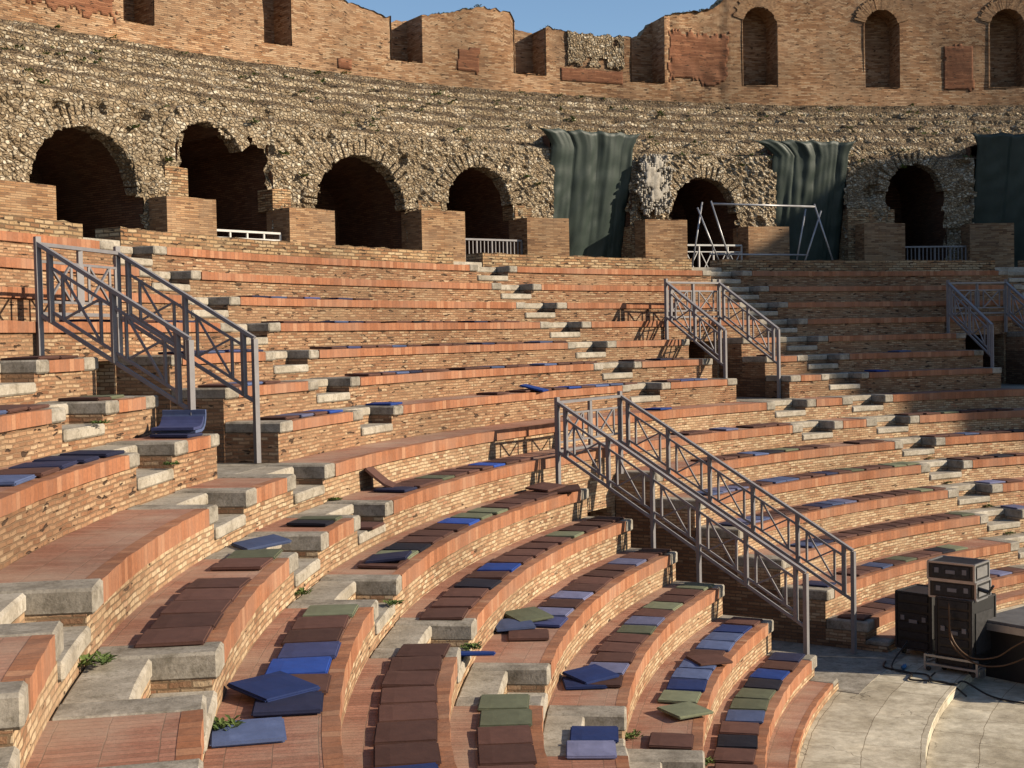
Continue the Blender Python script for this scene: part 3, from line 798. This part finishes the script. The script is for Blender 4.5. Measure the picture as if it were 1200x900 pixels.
# ------------------------------------------------------------------ guard rails in the arches
def guard(ta, tb, z, kind, label, mat):
    t = thing('guard_rail', label, 'railing', rad3((ta+tb)/2, 32.6, 6.33), 'guard rails across the arches')
    A, B = rad3(ta, 32.6), rad3(tb, 32.6)
    P = lambda u, zz: A+(B-A)*u+Vector((0, 0, zz))
    m = MB(); m.bar(P(0, z), P(1, z), .07, .05); m.build('top_rail', M[mat], t)
    m = MB(); m.bar(P(0, 6.45), P(1, 6.45), .04); m.build('bottom_rail', M[mat], t)
    if kind == 'x': m = MB(); m.bar(P(0, z-.2), P(1, z-.2), .03); m.build('middle_rail', M[mat], t)
    if kind == 'low': m = MB(); m.bar(P(0, z-.17), P(1, z-.17), .04); m.build('middle_rail', M[mat], t)
    for i in range(5):
        m = MB(); m.bar(P(i/4, 6.34), P(i/4, z-.02), .045); m.build('post', M[mat], t)
    if kind == 'bars':
        for i in range(1, 16):
            m = MB(); m.bar(P(i/16, 6.46), P(i/16, z-.02), .028); m.build('bar', M[mat], t)
    if kind == 'x':
        for i in range(4):
            m = MB(); m.bar(P(i/4+.03, 6.5), P(i/4+.22, z-.22), .025); m.bar(P(i/4+.03, z-.22), P(i/4+.22, 6.5), .025); m.build('cross_brace', M[mat], t)
guard(119.6, 123.1, 7.40, 'low', 'low white metal rail across the broken arch', 'rail_white')
guard(105.95, 109.5, 7.46, 'bars', 'grey barred railing across the arch left of the first green sheet', 'rail')
guard(92.6, 96.1, 7.42, 'x', 'white cross-braced barrier in the arch behind the pipe frame', 'rail_white')
guard(79.1, 82.8, 7.36, 'bars', 'shaded barred railing across the right-hand arch', 'rail')

# pipe frame
t = thing('pipe_frame', 'long grey pipe trestle standing behind the parapet before the second green sheet', 'frame', rad3(98, 27, 6.33))
def pipe(a, b, nm, r=.023):
    m = MB(); m.tube([a, b], r); m.build(nm, M['pipe'], t, smooth=True)
g = lambda th, r, z: rad3(th, r, z)
pipe(g(101.5, 27.0, 8.05), g(94.6, 27.0, 8.05), 'top_bar', .028)
pipe(g(101.6, 27.05, 6.77), g(95.1, 27.0, 6.77), 'bottom_bar')
pipe(g(101.55, 27.0, 8.12), g(100.35, 26.85, 6.34), 'leg'); pipe(g(94.65, 27.0, 8.12), g(93.45, 26.85, 6.34), 'leg')
pipe(g(102.3, 27.1, 7.95), g(100.9, 26.95, 6.34), 'leg'); pipe(g(94.05, 27.1, 7.95), g(95.6, 26.95, 6.34), 'leg')
pipe(g(101.9, 27.15, 8.1), g(102.6, 27.2, 6.34), 'leg'); pipe(g(95.0, 27.15, 8.0), g(95.7, 27.2, 6.34), 'leg')

# ------------------------------------------------------------------ stair railings
def railing(az, offl, offr, st, zt, sb, zb, nb, feetl, feetr, label, hgt=.74):
    ax = rad3(az, 1); n = Vector((math.sin(RAD(az)), -math.cos(RAD(az)), 0))
    t = thing('stair_railing', label, 'railing', ax*((st+sb)/2)+Vector((0, 0, zb-1)), 'metal railings round the passages')
    def W(s, off, z): return ax*s+n*off+Vector((0, 0, z))
    def side(off, feet):
        Zs = lambda s: zb+(zt-zb)*(s-sb)/(st-sb)
        m = MB(); m.bar(W(st, off, Zs(st)), W(sb, off, Zs(sb)), .075, .04); m.build('handrail', M['rail'], t)
        m = MB(); m.bar(W(st, off, Zs(st)-hgt), W(sb, off, Zs(sb)-hgt), .035, .04); m.build('bottom_rail', M['rail'], t)
        e = .14; L_ = st-sb-2*e
        xs = [st, st-e]+[st-e-L_*(i+1)/nb for i in range(nb)]+[sb]
        for i, s in enumerate(xs):
            foot = feet.get(i, None)
            w = .06 if (i in (0, len(xs)-1)) else .052
            m = MB(); m.bar(W(s, off, Zs(s)+(.07 if i == 0 else -.01)), W(s, off, foot if foot is not None else Zs(s)-hgt-.01), w); m.build('post', M['rail'], t)
        for i in range(nb):
            a = st-e-L_*i/nb; b = st-e-L_*(i+1)/nb
            m = MB(); u1, u2 = a-(a-b)*.2, a-(a-b)*.8
            tp, bt = .17, hgt-.11
            m.bar(W(a, off, Zs(a)-tp), W(b, off, Zs(b)-tp), .029); m.bar(W(a, off, Zs(a)-bt), W(b, off, Zs(b)-bt), .029)
            for u in (u1, u2): m.bar(W(u, off, Zs(u)-tp), W(u, off, Zs(u)-bt), .029)
            m.bar(W(u1, off, Zs(u1)-tp), W(u2, off, Zs(u2)-bt), .023); m.bar(W(u1, off+.004, Zs(u1)-bt), W(u2, off+.004, Zs(u2)-tp), .023)
            m.build('brace_panel', M['rail'], t)
    side(offl, feetl); side(offr, feetr)
    # level panel joining the two upper posts
    s = st
    m = MB(); m.bar(W(s, offl, zt-.01), W(s, offr, zt-.01), .075, .04); m.build('end_rail', M['rail'], t)
    m = MB(); m.bar(W(s, offl, zt-hgt), W(s, offr, zt-hgt), .035, .04); m.build('end_rail', M['rail'], t)
    om = (offl+offr)/2
    m = MB(); m.bar(W(s, om, zt), W(s, om, zt-hgt), .052); m.build('post', M['rail'], t)
    for a, b in ((offl, om), (om, offr)):
        m = MB(); w = b-a; u1, u2 = a+w*.22, a+w*.78; tp, bt = .19, hgt-.13
        m.bar(W(s, a, zt-tp), W(s, b, zt-tp), .029); m.bar(W(s, a, zt-bt), W(s, b, zt-bt), .029)
        for u in (u1, u2, a+.05, b-.05): m.bar(W(s, u, zt-tp), W(s, u, zt-bt), .026)
        m.bar(W(s, u1, zt-tp), W(s, u2, zt-bt), .024); m.bar(W(s+.003, u1, zt-bt), W(s+.003, u2, zt-tp), .024)
        m.build('brace_panel', M['rail'], t)
# posts: 0 top end, 1 short bay, ..., last = lower end
railing(AX_M, -1.29, .72, 19.72, 3.79, 15.9, 1.53, 5, {0: Z[6], 3: Z[4], 4: Z[3], 7: Z[1]-.02}, {0: Z[6], 7: 0.0},
        'long grey metal stair railing around the central passage, bottom end near the orchestra')
for (az, hw), lab in zip(voms, ('grey metal stair railing beyond the left edge, upper tiers', 'grey metal stair railing in the upper tiers at the left of the photo',
                                'grey metal stair railing in the upper tiers right of centre, half sunlit', 'shaded blue-grey stair railing in the upper tiers at the right edge')):
    if az > 170: continue
    railing(az, -hw-.06, hw-.06, 23.33, 5.87, 21.62, 4.82, 2, {0: Z[11], 4: Z[9]-.01}, {0: Z[11], 4: 3.36}, lab, .75)

# ------------------------------------------------------------------ cushions
runs = [(1, 135.77, 152.79, 'dnbkggsnkn'), (1, 152.79, 160, 'nsnn'), (2, 135.61, 150.67, 'nussnssug'), (2, 154.35, 155.94, 'n'), (3, 135.44, 154.0, 'gnngnlgnnnln'), (4, 134.88, 151.48, 'nnlnnnnlnlv'),
 (4, 160.02, 167.5, 'ggnnn'), (5, 134.75, 156.66, 'nnngnnnnbnknnn'), (5, 159.73, 172.6, 'nnnnnnnun'), (6, 136.59, 155.44, 'nnnnggbnnnkgn'), (6, 160.76, 170.3, 'gnnvbnd'),
 (7, 135.23, 147.42, 'nnbnnngnnd'), (7, 153.71, 155.45, 'gk'), (7, 159.85, 169.91, 'gn.nnnnn'), (9, 159.68, 166.72, 'dddns'), (9, 143.73, 148.17, 'bnln'), (9, 154.3, 155.4, 'd'),
 (9, 119.9, 131.52, 'nssnbnnn.n'), (9, 138.9, 140.0, 'b'), (10, 155.1, 156.9, 'gn'), (10, 159.68, 163.14, 'nns'), (11, 154.11, 156.4, 'nn'),
 (7, 111.9, 121.05, 'nnn.l.nn'), (6, 106.23, 108.59, 'nn'), (6, 111.02, 122.19, 'nngksnnn'), (5, 105.62, 125.57, 'ggnngndnnssnnlls'), (4, 105.89, 126.91, 'ngnnnnnlsdnnnnsld'),
 (3, 106.12, 123.37, 'gnnnnnnnnnnds'), (2, 110.18, 122.61, 'gknngnsnn'), (2, 125.3, 126.7, 'd'), (1, 107.2, 127.0, 'nlnnnnnnndnnn'), (7, 93.48, 102.2, 'nnngnn'), (6, 94.25, 102.15, 'knnsnn'),
 (5, 95.9, 102.2, 'nknn'), (4, 98.98, 102.02, 'nl'), (3, 100.85, 102.2, 'l'), (9, 98.6, 100.8, '.b'), (10, 96.5, 98.5, 's.'), (8, 119.6, 120.7, 'b'),
 # upper tiers, seen nearly edge on
 (10, 120.9, 139.6, 'nnns.nnsnn.nndsnn.'), (10, 143.4, 148.7, '.nsn'), (10, 114.0, 118.0, 'nd.n'), (11, 121.0, 139.5, 'ns.nnd.nn.nsnnvn.'), (11, 142.8, 147.9, 'dvsd'),
 (12, 121.5, 139, '.nnd.nnkn.nds.nn'), (12, 143, 150.5, '.ddndd'), (13, 131.0, 138.5, 'nd.vnsd'), (9, 113.0, 117.6, '.svn'), (10, 106.0, 107.6, 'n')]
COLN = {k: v[0] for k, v in CUSH.items()}
def cushion_mesh(key, w, d, h=.036):
    me = bpy.data.meshes.new('seat_cushion'); bm = bmesh.new()
    bmesh.ops.create_cube(bm, size=1)
    for v in bm.verts: v.co = Vector((v.co.x*w, v.co.y*d, (v.co.z+.5)*h))
    bmesh.ops.subdivide_edges(bm, edges=[e for e in bm.edges if abs(e.verts[0].co.z-e.verts[1].co.z) < 1e-4], cuts=3, use_grid_fill=True)
    for v in bm.verts:
        v.co.z += .003*noise.noise(Vector((v.co.x*6, v.co.y*6, hash(key) % 7)))*(1 if v.co.z > .01 else 0)
        x = abs(v.co.x)/(w/2); y = abs(v.co.y)/(d/2)
        if v.co.z > .01 and (x > .99 or y > .99): v.co.z -= .006
    bmesh.ops.bevel(bm, geom=[e for e in bm.edges if e.calc_face_angle(0) > 1.0], offset=.011, segments=2, affect='EDGES')
    bm.to_mesh(me); bm.free()
    me.materials.append(M['c'+key])
    return me
cm = {}
def cush_me(key, w):
    wq = round(w/.02)*.02
    if (key, wq) not in cm: cm[key, wq] = cushion_mesh(key, wq, .425)
    return cm[key, wq]
allc = []
def place(key, r, t, z, rot=0, tilt=None, w=.43, name='seat_cushion'):
    o = bpy.data.objects.new(name, cush_me(key, w)); C.objects.link(o)
    o.location = rad3(t, r, z)
    o.rotation_euler = (0, 0, RAD(t+90)+RAD(rot))
    if tilt:
        o.rotation_euler = (Matrix.Rotation(RAD(t+90+rot), 3, 'Z') @ Matrix.Rotation(RAD(tilt[0]), 3, 'X') @ Matrix.Rotation(RAD(tilt[1]), 3, 'Y')).to_euler()
    return o
for k, t0, t1, pat in runs:
    n = len(pat); pitch = RAD(t1-t0)/n*(R[k]+.05)
    for i, ch in enumerate(pat):
        if ch == '.': continue
        t = t0+(t1-t0)*(i+.5)/n
        w = min(.43, pitch*.935)
        o = place(ch, R[k]+.05+.212+random.uniform(-.012, .025), t+random.uniform(-.03, .03), Z[k]+.006, random.uniform(-3, 3), tilt=(random.uniform(-1.2, 1.2), random.uniform(-1.0, 1.0)), w=w)
        allc.append((k, t, ch, o))
# wedges for the labels
def wedge(k, t):
    if k <= 6 or k in (7, 8):
        if t > 157: return 'left of the foreground steps'
        if t > 130.8: return 'between foreground steps and central railing'
        if t > 102.3: return 'right of the central railing'
        return 'beyond the right-hand steps'
    if t > 157: return 'at the left edge'
    if t > 151.4: return 'just left of the left railing'
    if t > 140.3: return 'just right of the left railing'
    if t > 118.5: return 'in the middle section'
    if t > 103: return 'around the right railing'
    return 'beyond the right-hand steps'
grp = {}
for k, t, ch, o in allc: grp.setdefault((k, wedge(k, t)), []).append((t, ch, o))
for (k, w), L_ in grp.items():
    L_.sort(key=lambda x: x[0])
    for i, (t, ch, o) in enumerate(L_):
        tag(o, '%s cushion, %s from right on %s tier, %s' % (COLN[ch], ORD[i+1], ORD[k], w), 'cushion', 'seat cushions laid out on the tiers')
# loose cushions
EX = [('n', 2, .037, 16.62, 144.37, 35, None, 'brown cushion lying askew over two blue ones on the second tier'),
      ('g', 2, .037, 16.62, 151.9, 38, None, 'grey green cushion lying askew over another green one on the second tier'),
      ('u', 3, .05, 17.55, 153.0, 42, (3, 3), 'royal blue cushion lying askew on top of its pair on the third tier'),
      ('u', 3, .003, 17.60, 153.5, 12, None, 'royal blue cushion under a crossed one on the third tier'),
      ('g', 4, .07, 18.33, 150.7, 40, (2, 4), 'grey green cushion tossed crosswise on the fourth tier beside a slate blue one'),
      ('s', 4, .037, 18.42, 151.72, 20, (2, 2), 'steel blue cushion pushed back on the fourth tier below a crossed green one'),
      ('n', 4, .003, 18.20, 152.75, 10, None, 'brown cushion alone at the end of the loose pile on the fourth tier'),
      ('b', 5, -.20, 18.50, 158.15, 5, (0, -12), 'blue cushion lying on the step slab beside the fifth tier'),
      ('u', 6, .045, 19.68, 168.8, 40, (0, 4), 'large dark blue cushion lying crosswise over the row on the sixth tier at left'),
      ('s', 6, .003, 19.78, 171.2, 4, None, 'steel blue cushion alone on the sixth tier at lower left'),
      ('s', 7, .02, 20.36, 158.8, 35, (6, 0), 'steel blue cushion lying askew behind the green one on the seventh tier by the steps'),
      ('n', 7, -.205, 20.12, 151.4, 0, None, 'brown cushion lying on the step slab of the seventh tier'),
      ('n', 6, .04, 19.35, 136.4, 28, (4, 4), 'brown cushion lying askew at the railing end of the sixth tier'),
      ('n', 6, .075, 19.6, 136.8, -12, (-3, 5), 'brown cushion lying on top near the railing on the sixth tier'),
      ('b', 9, .05, 21.52, 128.2, 20, (-14, 0), 'bright blue cushion tilted over the edge of the ninth tier in the middle'),
      ('d', 6, .05, 19.52, 154.4, 5, (6, 0), 'dark navy cushion lying on top of the row on the sixth tier near the steps'),
      ('l', 3, .003, 17.43, 160.6, 0, None, 'pale lilac cushion at the bottom edge on the third tier left of the steps'),
      ('u', 3, .003, 17.40, 159.2, 0, None, 'royal blue cushion at the bottom edge on the third tier beside the steps')]
for ch, k, dz, r, t, rot, tl, lab in EX:
    o = place(ch, r, t, Z[k]+dz, rot, tl); tag(o, lab, 'cushion', 'loose cushions thrown on the tiers')
# bent cushions
def bent(key, base, az, prof, label, width=.42, h=.028):
    """prof: list of (distance, height) along the direction az"""
    m = MB(); d = rad3(az, 1); n = Vector((math.sin(RAD(az)), -math.cos(RAD(az)), 0)); B = Vector(base)
    pts = []
    for i, (x, z) in enumerate(prof):
        p1 = prof[min(i+1, len(prof)-1)]; p0 = prof[max(i-1, 0)]
        tx, tz = p1[0]-p0[0], p1[1]-p0[1]; l = math.hypot(tx, tz); nx, nz = -tz/l*h, tx/l*h
        pts.append(((x, z), (x+nx, z+nz)))
    W = lambda q, s: B+d*q[0]+Vector((0, 0, q[1]))+n*(s*width/2)
    for a, b in zip(pts, pts[1:]):
        m.face([W(a[0], -1), W(b[0], -1), W(b[0], 1), W(a[0], 1)]); m.face([W(a[1], -1), W(a[1], 1), W(b[1], 1), W(b[1], -1)])
        for s in (-1, 1): m.face([W(a[0], s), W(b[0], s), W(b[1], s), W(a[1], s)])
    for q in (pts[0], pts[-1]): m.face([W(q[0], -1), W(q[0], 1), W(q[1], 1), W(q[1], -1)])
    tag(m.build('seat_cushion', M['c'+key], smooth=False, loc=B), label, 'cushion', 'loose cushions thrown on the tiers')
bent('s', rad3(154.35, 21.70, Z[9]+.04), 68, [(-.2, .0), (-.1, -.0), (0, .0), (.07, .02), (.12, .06), (.15, .12), (.16, .17), (.155, .22)], 'blue cushion curled up against the left railing on the ninth tier', .46)
bent('v', rad3(154.5, 21.68, Z[9]+.075), 68, [(-.22, .0), (-.1, .0), (0, .005), (.06, .03), (.10, .07), (.12, .11)], 'second blue cushion stacked inside the curled one by the left railing', .44)
bent('n', rad3(146.3, 20.42, Z[7]+.005), 160, [(-.3, .0), (-.18, .0), (-.06, .01), (.05, .06), (.16, .15), (.27, .25)], 'brown cushion bent upwards against the riser on the seventh tier', .42)

# ------------------------------------------------------------------ stage gear
def case(base, az, w, d, h, label, cat='equipment case', name='flight_case', castors=True):
    """base = front left corner on floor; az = direction of the front edge"""
    e = rad3(az, 1); f = Vector((-e.y, e.x, 0)); B = Vector(base); up = Vector((0, 0, 1))
    z0 = .11 if castors else 0
    t = thing(name, label, cat, B, None)
    Mx = Matrix((e, f, up)).transposed()
    ctr = B+e*w/2+f*d/2+up*(z0+h/2)
    m = MB(); m.box(ctr, (w, d, h), Mx); m.build('body', M['black'], t, bevel=.012)
    m = MB()
    for i in (0, 1):
        for j in (0, 1):
            m.bar(B+e*w*i+f*d*j+up*z0, B+e*w*i+f*d*j+up*(z0+h), .028)
        for zz in (z0, z0+h): m.bar(B+f*d*i+up*zz, B+f*d*i+e*w+up*zz, .026); m.bar(B+e*w*i+up*zz, B+e*w*i+f*d+up*zz, .026)
    m.build('edging', M['alu'] if h < .4 else M['blackfoam'], t)
    m = MB()
    nn = max(1, int(h/.12))
    for i in range(nn):
        m.box(B+e*w/2-f*.008+up*(z0+h*(i+.5)/nn), (w*.8, .02, h/nn*.7), Mx)
    m.build('rack_panel', M['blackfoam'], t)
    for u in (.2, .8):
        q = MB(); q.box(B+e*w*u-f*.02+up*(z0+h*.55), (.06, .012, .07), Mx); q.build('latch', M['rail'], t)
    q = MB(); q.box(B+e*w*.5-f*.022+up*(z0+h*.5), (.13, .012, .05), Mx); q.build('handle', M['rail'], t)
    q = MB(); q.box(B+e*(w+.008)+f*d*.5+up*(z0+h*.5), (.012, d*.72, h*.62), Mx); q.build('side_panel', M['alu'] if h < .4 else M['blackfoam'], t)
    if castors:
        for i in (.12, .88):
            for j in (.15, .85):
                m = MB(); c = B+e*w*i+f*d*j+up*.05
                m.tube([c-e*.02, c+e*.02], .05, 10); m.build('castor', M['black'], t)
    return t
az = -62
case((-9.26, 12.30, 0), az, .56, .62, .82, 'black rack case standing left in the stack of stage equipment')
c2 = case((-9.30, 11.25, 0), az, .52, .70, .92, 'taller black rack case in front of the steps, carrying two small cases')
case((-9.33, 11.36, 1.035), az+4, .66, .5, .235, 'small black case with bright metal edges, lower of two on the tall rack', castors=False)
case((-9.34, 11.38, 1.285), az+4, .66, .5, .235, 'small black case with bright metal edges, topmost on the tall rack', castors=False)
# lectern-like lamp/handle resting on the case
m = MB(); m.tube([(-8.98, 10.95, 1.22), (-8.83, 10.72, 1.16)], .03, 8); m.tube([(-8.83, 10.72, 1.16), (-8.80, 10.66, 1.26)], .018, 8)
tag(m.build('clamp_lamp', M['black'], loc=(-8.98, 10.95, 1.2)), 'small black lamp clamped to the right side of the small case', 'lamp')
# stage deck
t = thing('stage_platform', 'low black stage platform with aluminium frame at the right edge', 'platform', (-8.7, 11.1, -.13))
e = rad3(-68, 1); f = Vector((-e.y, e.x, 0)); B = Vector((-8.72, 11.12, -.13)); up = Vector((0, 0, 1)); Mx = Matrix((e, f, up)).transposed()
m = MB(); m.box(B+e*1.0+f*1.0+up*.83, (2.0, 2.0, .03), Mx); m.build('deck', M['deck'], t)
m = MB()
for a, b in ((B, B+e*2), (B+e*2, B+e*2+f*2), (B+e*2+f*2, B+f*2), (B+f*2, B)): m.bar(a+up*.76, b+up*.76, .05, .10)
m.build('frame', M['alu'], t)
for i in (0.04, 1.0, 1.96):
    for j in (.04, 1.96):
        m = MB(); m.bar(B+e*i+f*j, B+e*i+f*j+up*.72, .05); m.build('leg', M['alu'], t)
m = MB(); m.box(B+e*1.0+f*.12+up*.36, (1.9, .02, .68), Mx); m.build('skirt', M['black'], t)
# flight ramp-ish trolley under cases
t = thing('metal_trolley', 'low grey metal trolley frame on the floor before the tall rack', 'trolley', (-9.6, 11.2, 0))
P0 = Vector((-9.43, 11.33, .0)); e2 = rad3(-60, 1); f2 = Vector((-e2.y, e2.x, 0))
m = MB()
for zz in (.1, .22): m.bar(P0+up*zz, P0+e2*.75+up*zz, .03)
for i in (0, .75): m.bar(P0+e2*i+up*.02, P0+e2*i+up*.24, .03); m.bar(P0+e2*i+up*.1, P0+e2*i+f2*.25+up*.1, .03)
m.bar(P0+f2*.25+up*.1, P0+f2*.25+e2*.75+up*.1, .03)
m.build('frame', M['alu'], t)
for i in (.05, .7):
    m = MB(); c = P0+e2*i+up*.035; m.tube([c-f2*.015, c+f2*.015], .034, 10); m.build('wheel', M['black'], t)
def cable(pts, r, mat, label):
    # smooth through points
    P = [Vector(p) for p in pts]; out = []
    for i in range(len(P)-1):
        p0, p1, p2, p3 = P[max(i-1, 0)], P[i], P[i+1], P[min(i+2, len(P)-1)]
        for q in range(8):
            u = q/8
            out.append(.5*((2*p1)+(-p0+p2)*u+(2*p0-5*p1+4*p2-p3)*u*u+(-p0+3*p1-3*p2+p3)*u**3))
    out.append(P[-1])
    m = MB(); m.tube(out, r, 6)
    tag(m.build('cable', M[mat], smooth=True, loc=P[0]), label, 'cable', 'cables around the stage gear')
cable([(-9.28, 10.98, 1.0), (-9.30, 10.9, .55), (-9.15, 10.72, .30), (-8.9, 10.5, .32), (-8.75, 10.3, .5), (-8.6, 10.1, .66)], .012, 'cable_o', 'orange brown cable drooping from the tall rack to the platform')
cable([(-9.25, 11.0, .85), (-9.3, 10.9, .45), (-9.1, 10.66, .22), (-8.85, 10.42, .22), (-8.6, 10.15, .4), (-8.45, 9.9, .6)], .012, 'cable_o', 'lower orange brown cable drooping toward the platform')
cable([(-9.7, 11.9, .02), (-9.9, 11.6, .02), (-9.75, 11.2, .02), (-9.95, 10.9, .02), (-9.6, 10.6, .02), (-9.5, 10.3, -.1)], .013, 'cable', 'black cable looping on the floor before the cases')
cable([(-9.5, 11.0, .05), (-9.7, 10.8, .02), (-9.55, 10.5, .02), (-9.35, 10.55, .02), (-9.2, 10.2, -.1), (-9.0, 9.8, -.11), (-8.6, 9.5, -.11)], .013, 'cable', 'black cable running to the lower floor beneath the platform')
cable([(-9.4, 11.8, .3), (-9.75, 11.65, .05), (-9.85, 11.35, .02), (-9.6, 11.05, .02), (-9.8, 10.7, .02)], .011, 'cable', 'thin black cable hanging between the two rack cases')
cable([(-9.62, 11.55, .03), (-9.66, 11.48, .04), (-9.72, 11.45, .03)], .03, 'tape', 'short blue plug lead lying on the floor by the trolley')

# ------------------------------------------------------------------ weeds
def weed(p, size, n, label=None, r_=None):
    m = MB(); p = Vector(p)
    if label: size *= .62; n = n*3
    for i in range(n):
        a = random.uniform(0, 2*math.pi); l = size*random.uniform(.5, 1.1); up_ = random.uniform(.25, 1.1)
        d = Vector((math.cos(a), math.sin(a), up_)).normalized(); s = Vector((-math.sin(a), math.cos(a), 0))
        b = p+Vector((random.uniform(-1, 1), random.uniform(-1, 1), 0))*size*(.9 if label else .35)
        w = size*random.uniform(.10, .2)
        l *= random.uniform(.45, 1)
        q = b+d*l*.55; e = b+d*l-Vector((0, 0, l*.18))
        m.face([b, q-s*w, e, q+s*w])
    if label: tag(m.build('weed', M['leaf'], loc=p), label, 'weed', 'weeds growing on the steps')
    return m
W_ = [(7, 19.99, 159.35, -.40, .16, 'green weed at the foot of the seventh tier end by the foreground steps'), (8, 20.66, 171.0, -.40, .17, 'leafy weed under the stone step at the lower left'),
      (7, 19.95, 170.9, -.40, .17, 'bushy green weed below the stone end of the seventh tier at lower left'), (5, 18.54, 157.4, -.2, .14, 'green weed on the step of the fifth tier under the brown cushions'),
      (3, 17.1, 154.7, -.41, .15, 'weed at the foot of the third tier riser'), (2, 16.40, 152.8, -.41, .13, 'weed in the joint at the foot of the second tier'),
      (10, 22.0, 157.6, -.2, .13, 'weed on the step of the tenth tier at left'), (9, 21.36, 157.3, -.2, .12, 'weed on the step of the ninth tier at left'),
      (4, 17.82, 102.6, -.41, .14, 'weed at the foot of the fourth tier by the right-hand steps'), (5, 18.55, 103.6, -.41, .12, 'low weed below the step of the fifth tier at right'),
      (6, 19.24, 102.8, -.41, .12, 'weed below the step of the sixth tier at right'), (3, 17.1, 103.5, -.41, .15, 'broad weed below the step of the third tier at far right'),
      (8, 20.66, 149.6, -.42, .14, 'dark weed in the shade of the eighth tier end near the left railing'), (6, 19.25, 157.5, -.2, .12, 'small weed on the step of the sixth tier')]
for k, r, t_, dz, s, lab in W_: weed(rad3(t_, r, Z[k]+dz+.01), s, 34, lab)
m = MB()
for i in range(520):
    t_ = random.uniform(68, 140)
    j = random.randrange(len(steps)-1); u = random.random()
    r = steps[j][0]+(steps[j+1][0]-steps[j][0])*u; z = steps[j][1]+(steps[j+1][1]-steps[j][1])*u
    if noise.noise(Vector((t_*.6, r*1.5, 0))) < .05 or (r < 34.3 and any(b < t_ < a for a, b in tgap)): continue
    w = weed(rad3(t_, r-.12, z+.02), random.uniform(.10, .24), 12)
    n0 = len(m.v); m.v += w.v; m.f += [tuple(q+n0 for q in f_) for f_ in w.f]; m.uv += w.uv
for t_, z in ((126.4, 9.6), (118.9, 9.4), (117.9, 8.9), (124.8, 8.95), (105.2, 9.3), (104.6, 9.1), (120.4, 10.1), (92.2, 9.9), (82.5, 9.9)):
    w = weed(rad3(t_, RA-.12, z), .22, 26); n0 = len(m.v); m.v += w.v; m.f += [tuple(q+n0 for q in f_) for f_ in w.f]; m.uv += w.uv
for i in range(260):
    t_ = random.uniform(86, 112)
    if noise.noise(Vector((t_*1.3, 5, 5))) < -.1 or any(a < t_ < b for a, b, _, _ in niches): continue
    w = weed(rad3(t_, RU+random.uniform(0, .5), ztop(t_)+.0), random.uniform(.08, .18), 9)
    n0 = len(m.v); m.v += w.v; m.f += [tuple(q+n0 for q in f_) for f_ in w.f]; m.uv += w.uv
tag(m.build('bank_weeds', M['leaf']), 'scattered green weeds growing on the rubble bank', 'weeds', None, 'stuff')

# ------------------------------------------------------------------ unseen building, outline shaped to cast the shadow on the right side
sd_h = Vector((.48481, .87462, 0)); sd_w = Vector((.87462, -.48481, 0))
t = thing('shadow_building', 'unseen brick building shaped to cast the right-hand shadow, outside the view', 'building', sd_h*25+sd_w*26)
prof_b = [(16.8, 0), (16.8, 19.3), (16.3, 21.4), (15.9, 22.7), (17.1, 23.8), (18.8, 25.5), (19.6, 25.9), (27.9, 26.35), (29.3, 27.0), (30.2, 27.7), (31.0, 27.0), (33, 26.1), (60, 26.1), (60, 0)]
m = MB()
F_ = [sd_h*u+sd_w*26+Vector((0, 0, z)) for u, z in prof_b]; K_ = [p+sd_w*8 for p in F_]
m.face(F_, [(u, z) for u, z in prof_b]); m.face(K_[::-1], [(u, z) for u, z in prof_b[::-1]])
for i in range(len(F_)-1): m.face([F_[i], F_[i+1], K_[i+1], K_[i]])
m.build('wall', M['upper'], t)
for i in range(9):
    for j in range(4):
        m = MB(); m.box(sd_h*(19+i*4.4)+sd_w*25.97+Vector((0, 0, 4+j*6)), (1.3, .1, 2.2), Matrix((sd_h, sd_w, Vector((0, 0, 1)))).transposed()); m.build('window', M['black'], t)

# ------------------------------------------------------------------ camera, light
cam = bpy.data.cameras.new('camera'); co = bpy.data.objects.new('camera', cam); C.objects.link(co)
fwd = Vector((.29033527, .95623364, -.03636847)); rgt = Vector((.95647832, -.29115117, -.01949928)); upv = Vector((.02923459, .02912432, .99914819))
Mc = Matrix((rgt, upv, -fwd)).transposed().to_4x4(); Mc.translation = Vector((-20.26387, -4.71135, 4.79235))
co.matrix_world = Mc
cam.sensor_width = 36; cam.lens = 1562.276/1200*36; cam.clip_end = 3000; cam.clip_start = .05
scene.camera = co

SUN_AZ, SUN_EL = -29.0, 24.0
sun = bpy.data.lights.new('sun', 'SUN'); sun.energy = 5.0; sun.angle = RAD(.53); sun.color = (1.0, .87, .67)
so = bpy.data.objects.new('sun', sun); C.objects.link(so)
sv = Vector((math.cos(RAD(SUN_AZ))*math.cos(RAD(SUN_EL)), math.sin(RAD(SUN_AZ))*math.cos(RAD(SUN_EL)), math.sin(RAD(SUN_EL))))
so.rotation_euler = sv.to_track_quat('Z', 'Y').to_euler()
so.location = sv*60
w = bpy.data.worlds.new('World'); scene.world = w; w.use_nodes = True
nt_ = w.node_tree; bg = nt_.nodes['Background']
sky = nt_.nodes.new('ShaderNodeTexSky'); sky.sky_type = 'NISHITA'; sky.sun_disc = False
sky.sun_elevation = RAD(SUN_EL); sky.sun_rotation = RAD(90-SUN_AZ)
sky.air_density = 1.0; sky.dust_density = .3; sky.ozone_density = 3.0
nt_.links.new(sky.outputs[0], bg.inputs[0]); bg.inputs[1].default_value = .085
scene.view_settings.view_transform = 'Standard'; scene.view_settings.look = 'None'
scene.view_settings.exposure = .78; scene.view_settings.gamma = 1
scene.render.engine = 'CYCLES'
scene.cycles.max_bounces = 5; scene.cycles.diffuse_bounces = 2
scene.render.resolution_x = 1024; scene.render.resolution_y = 768
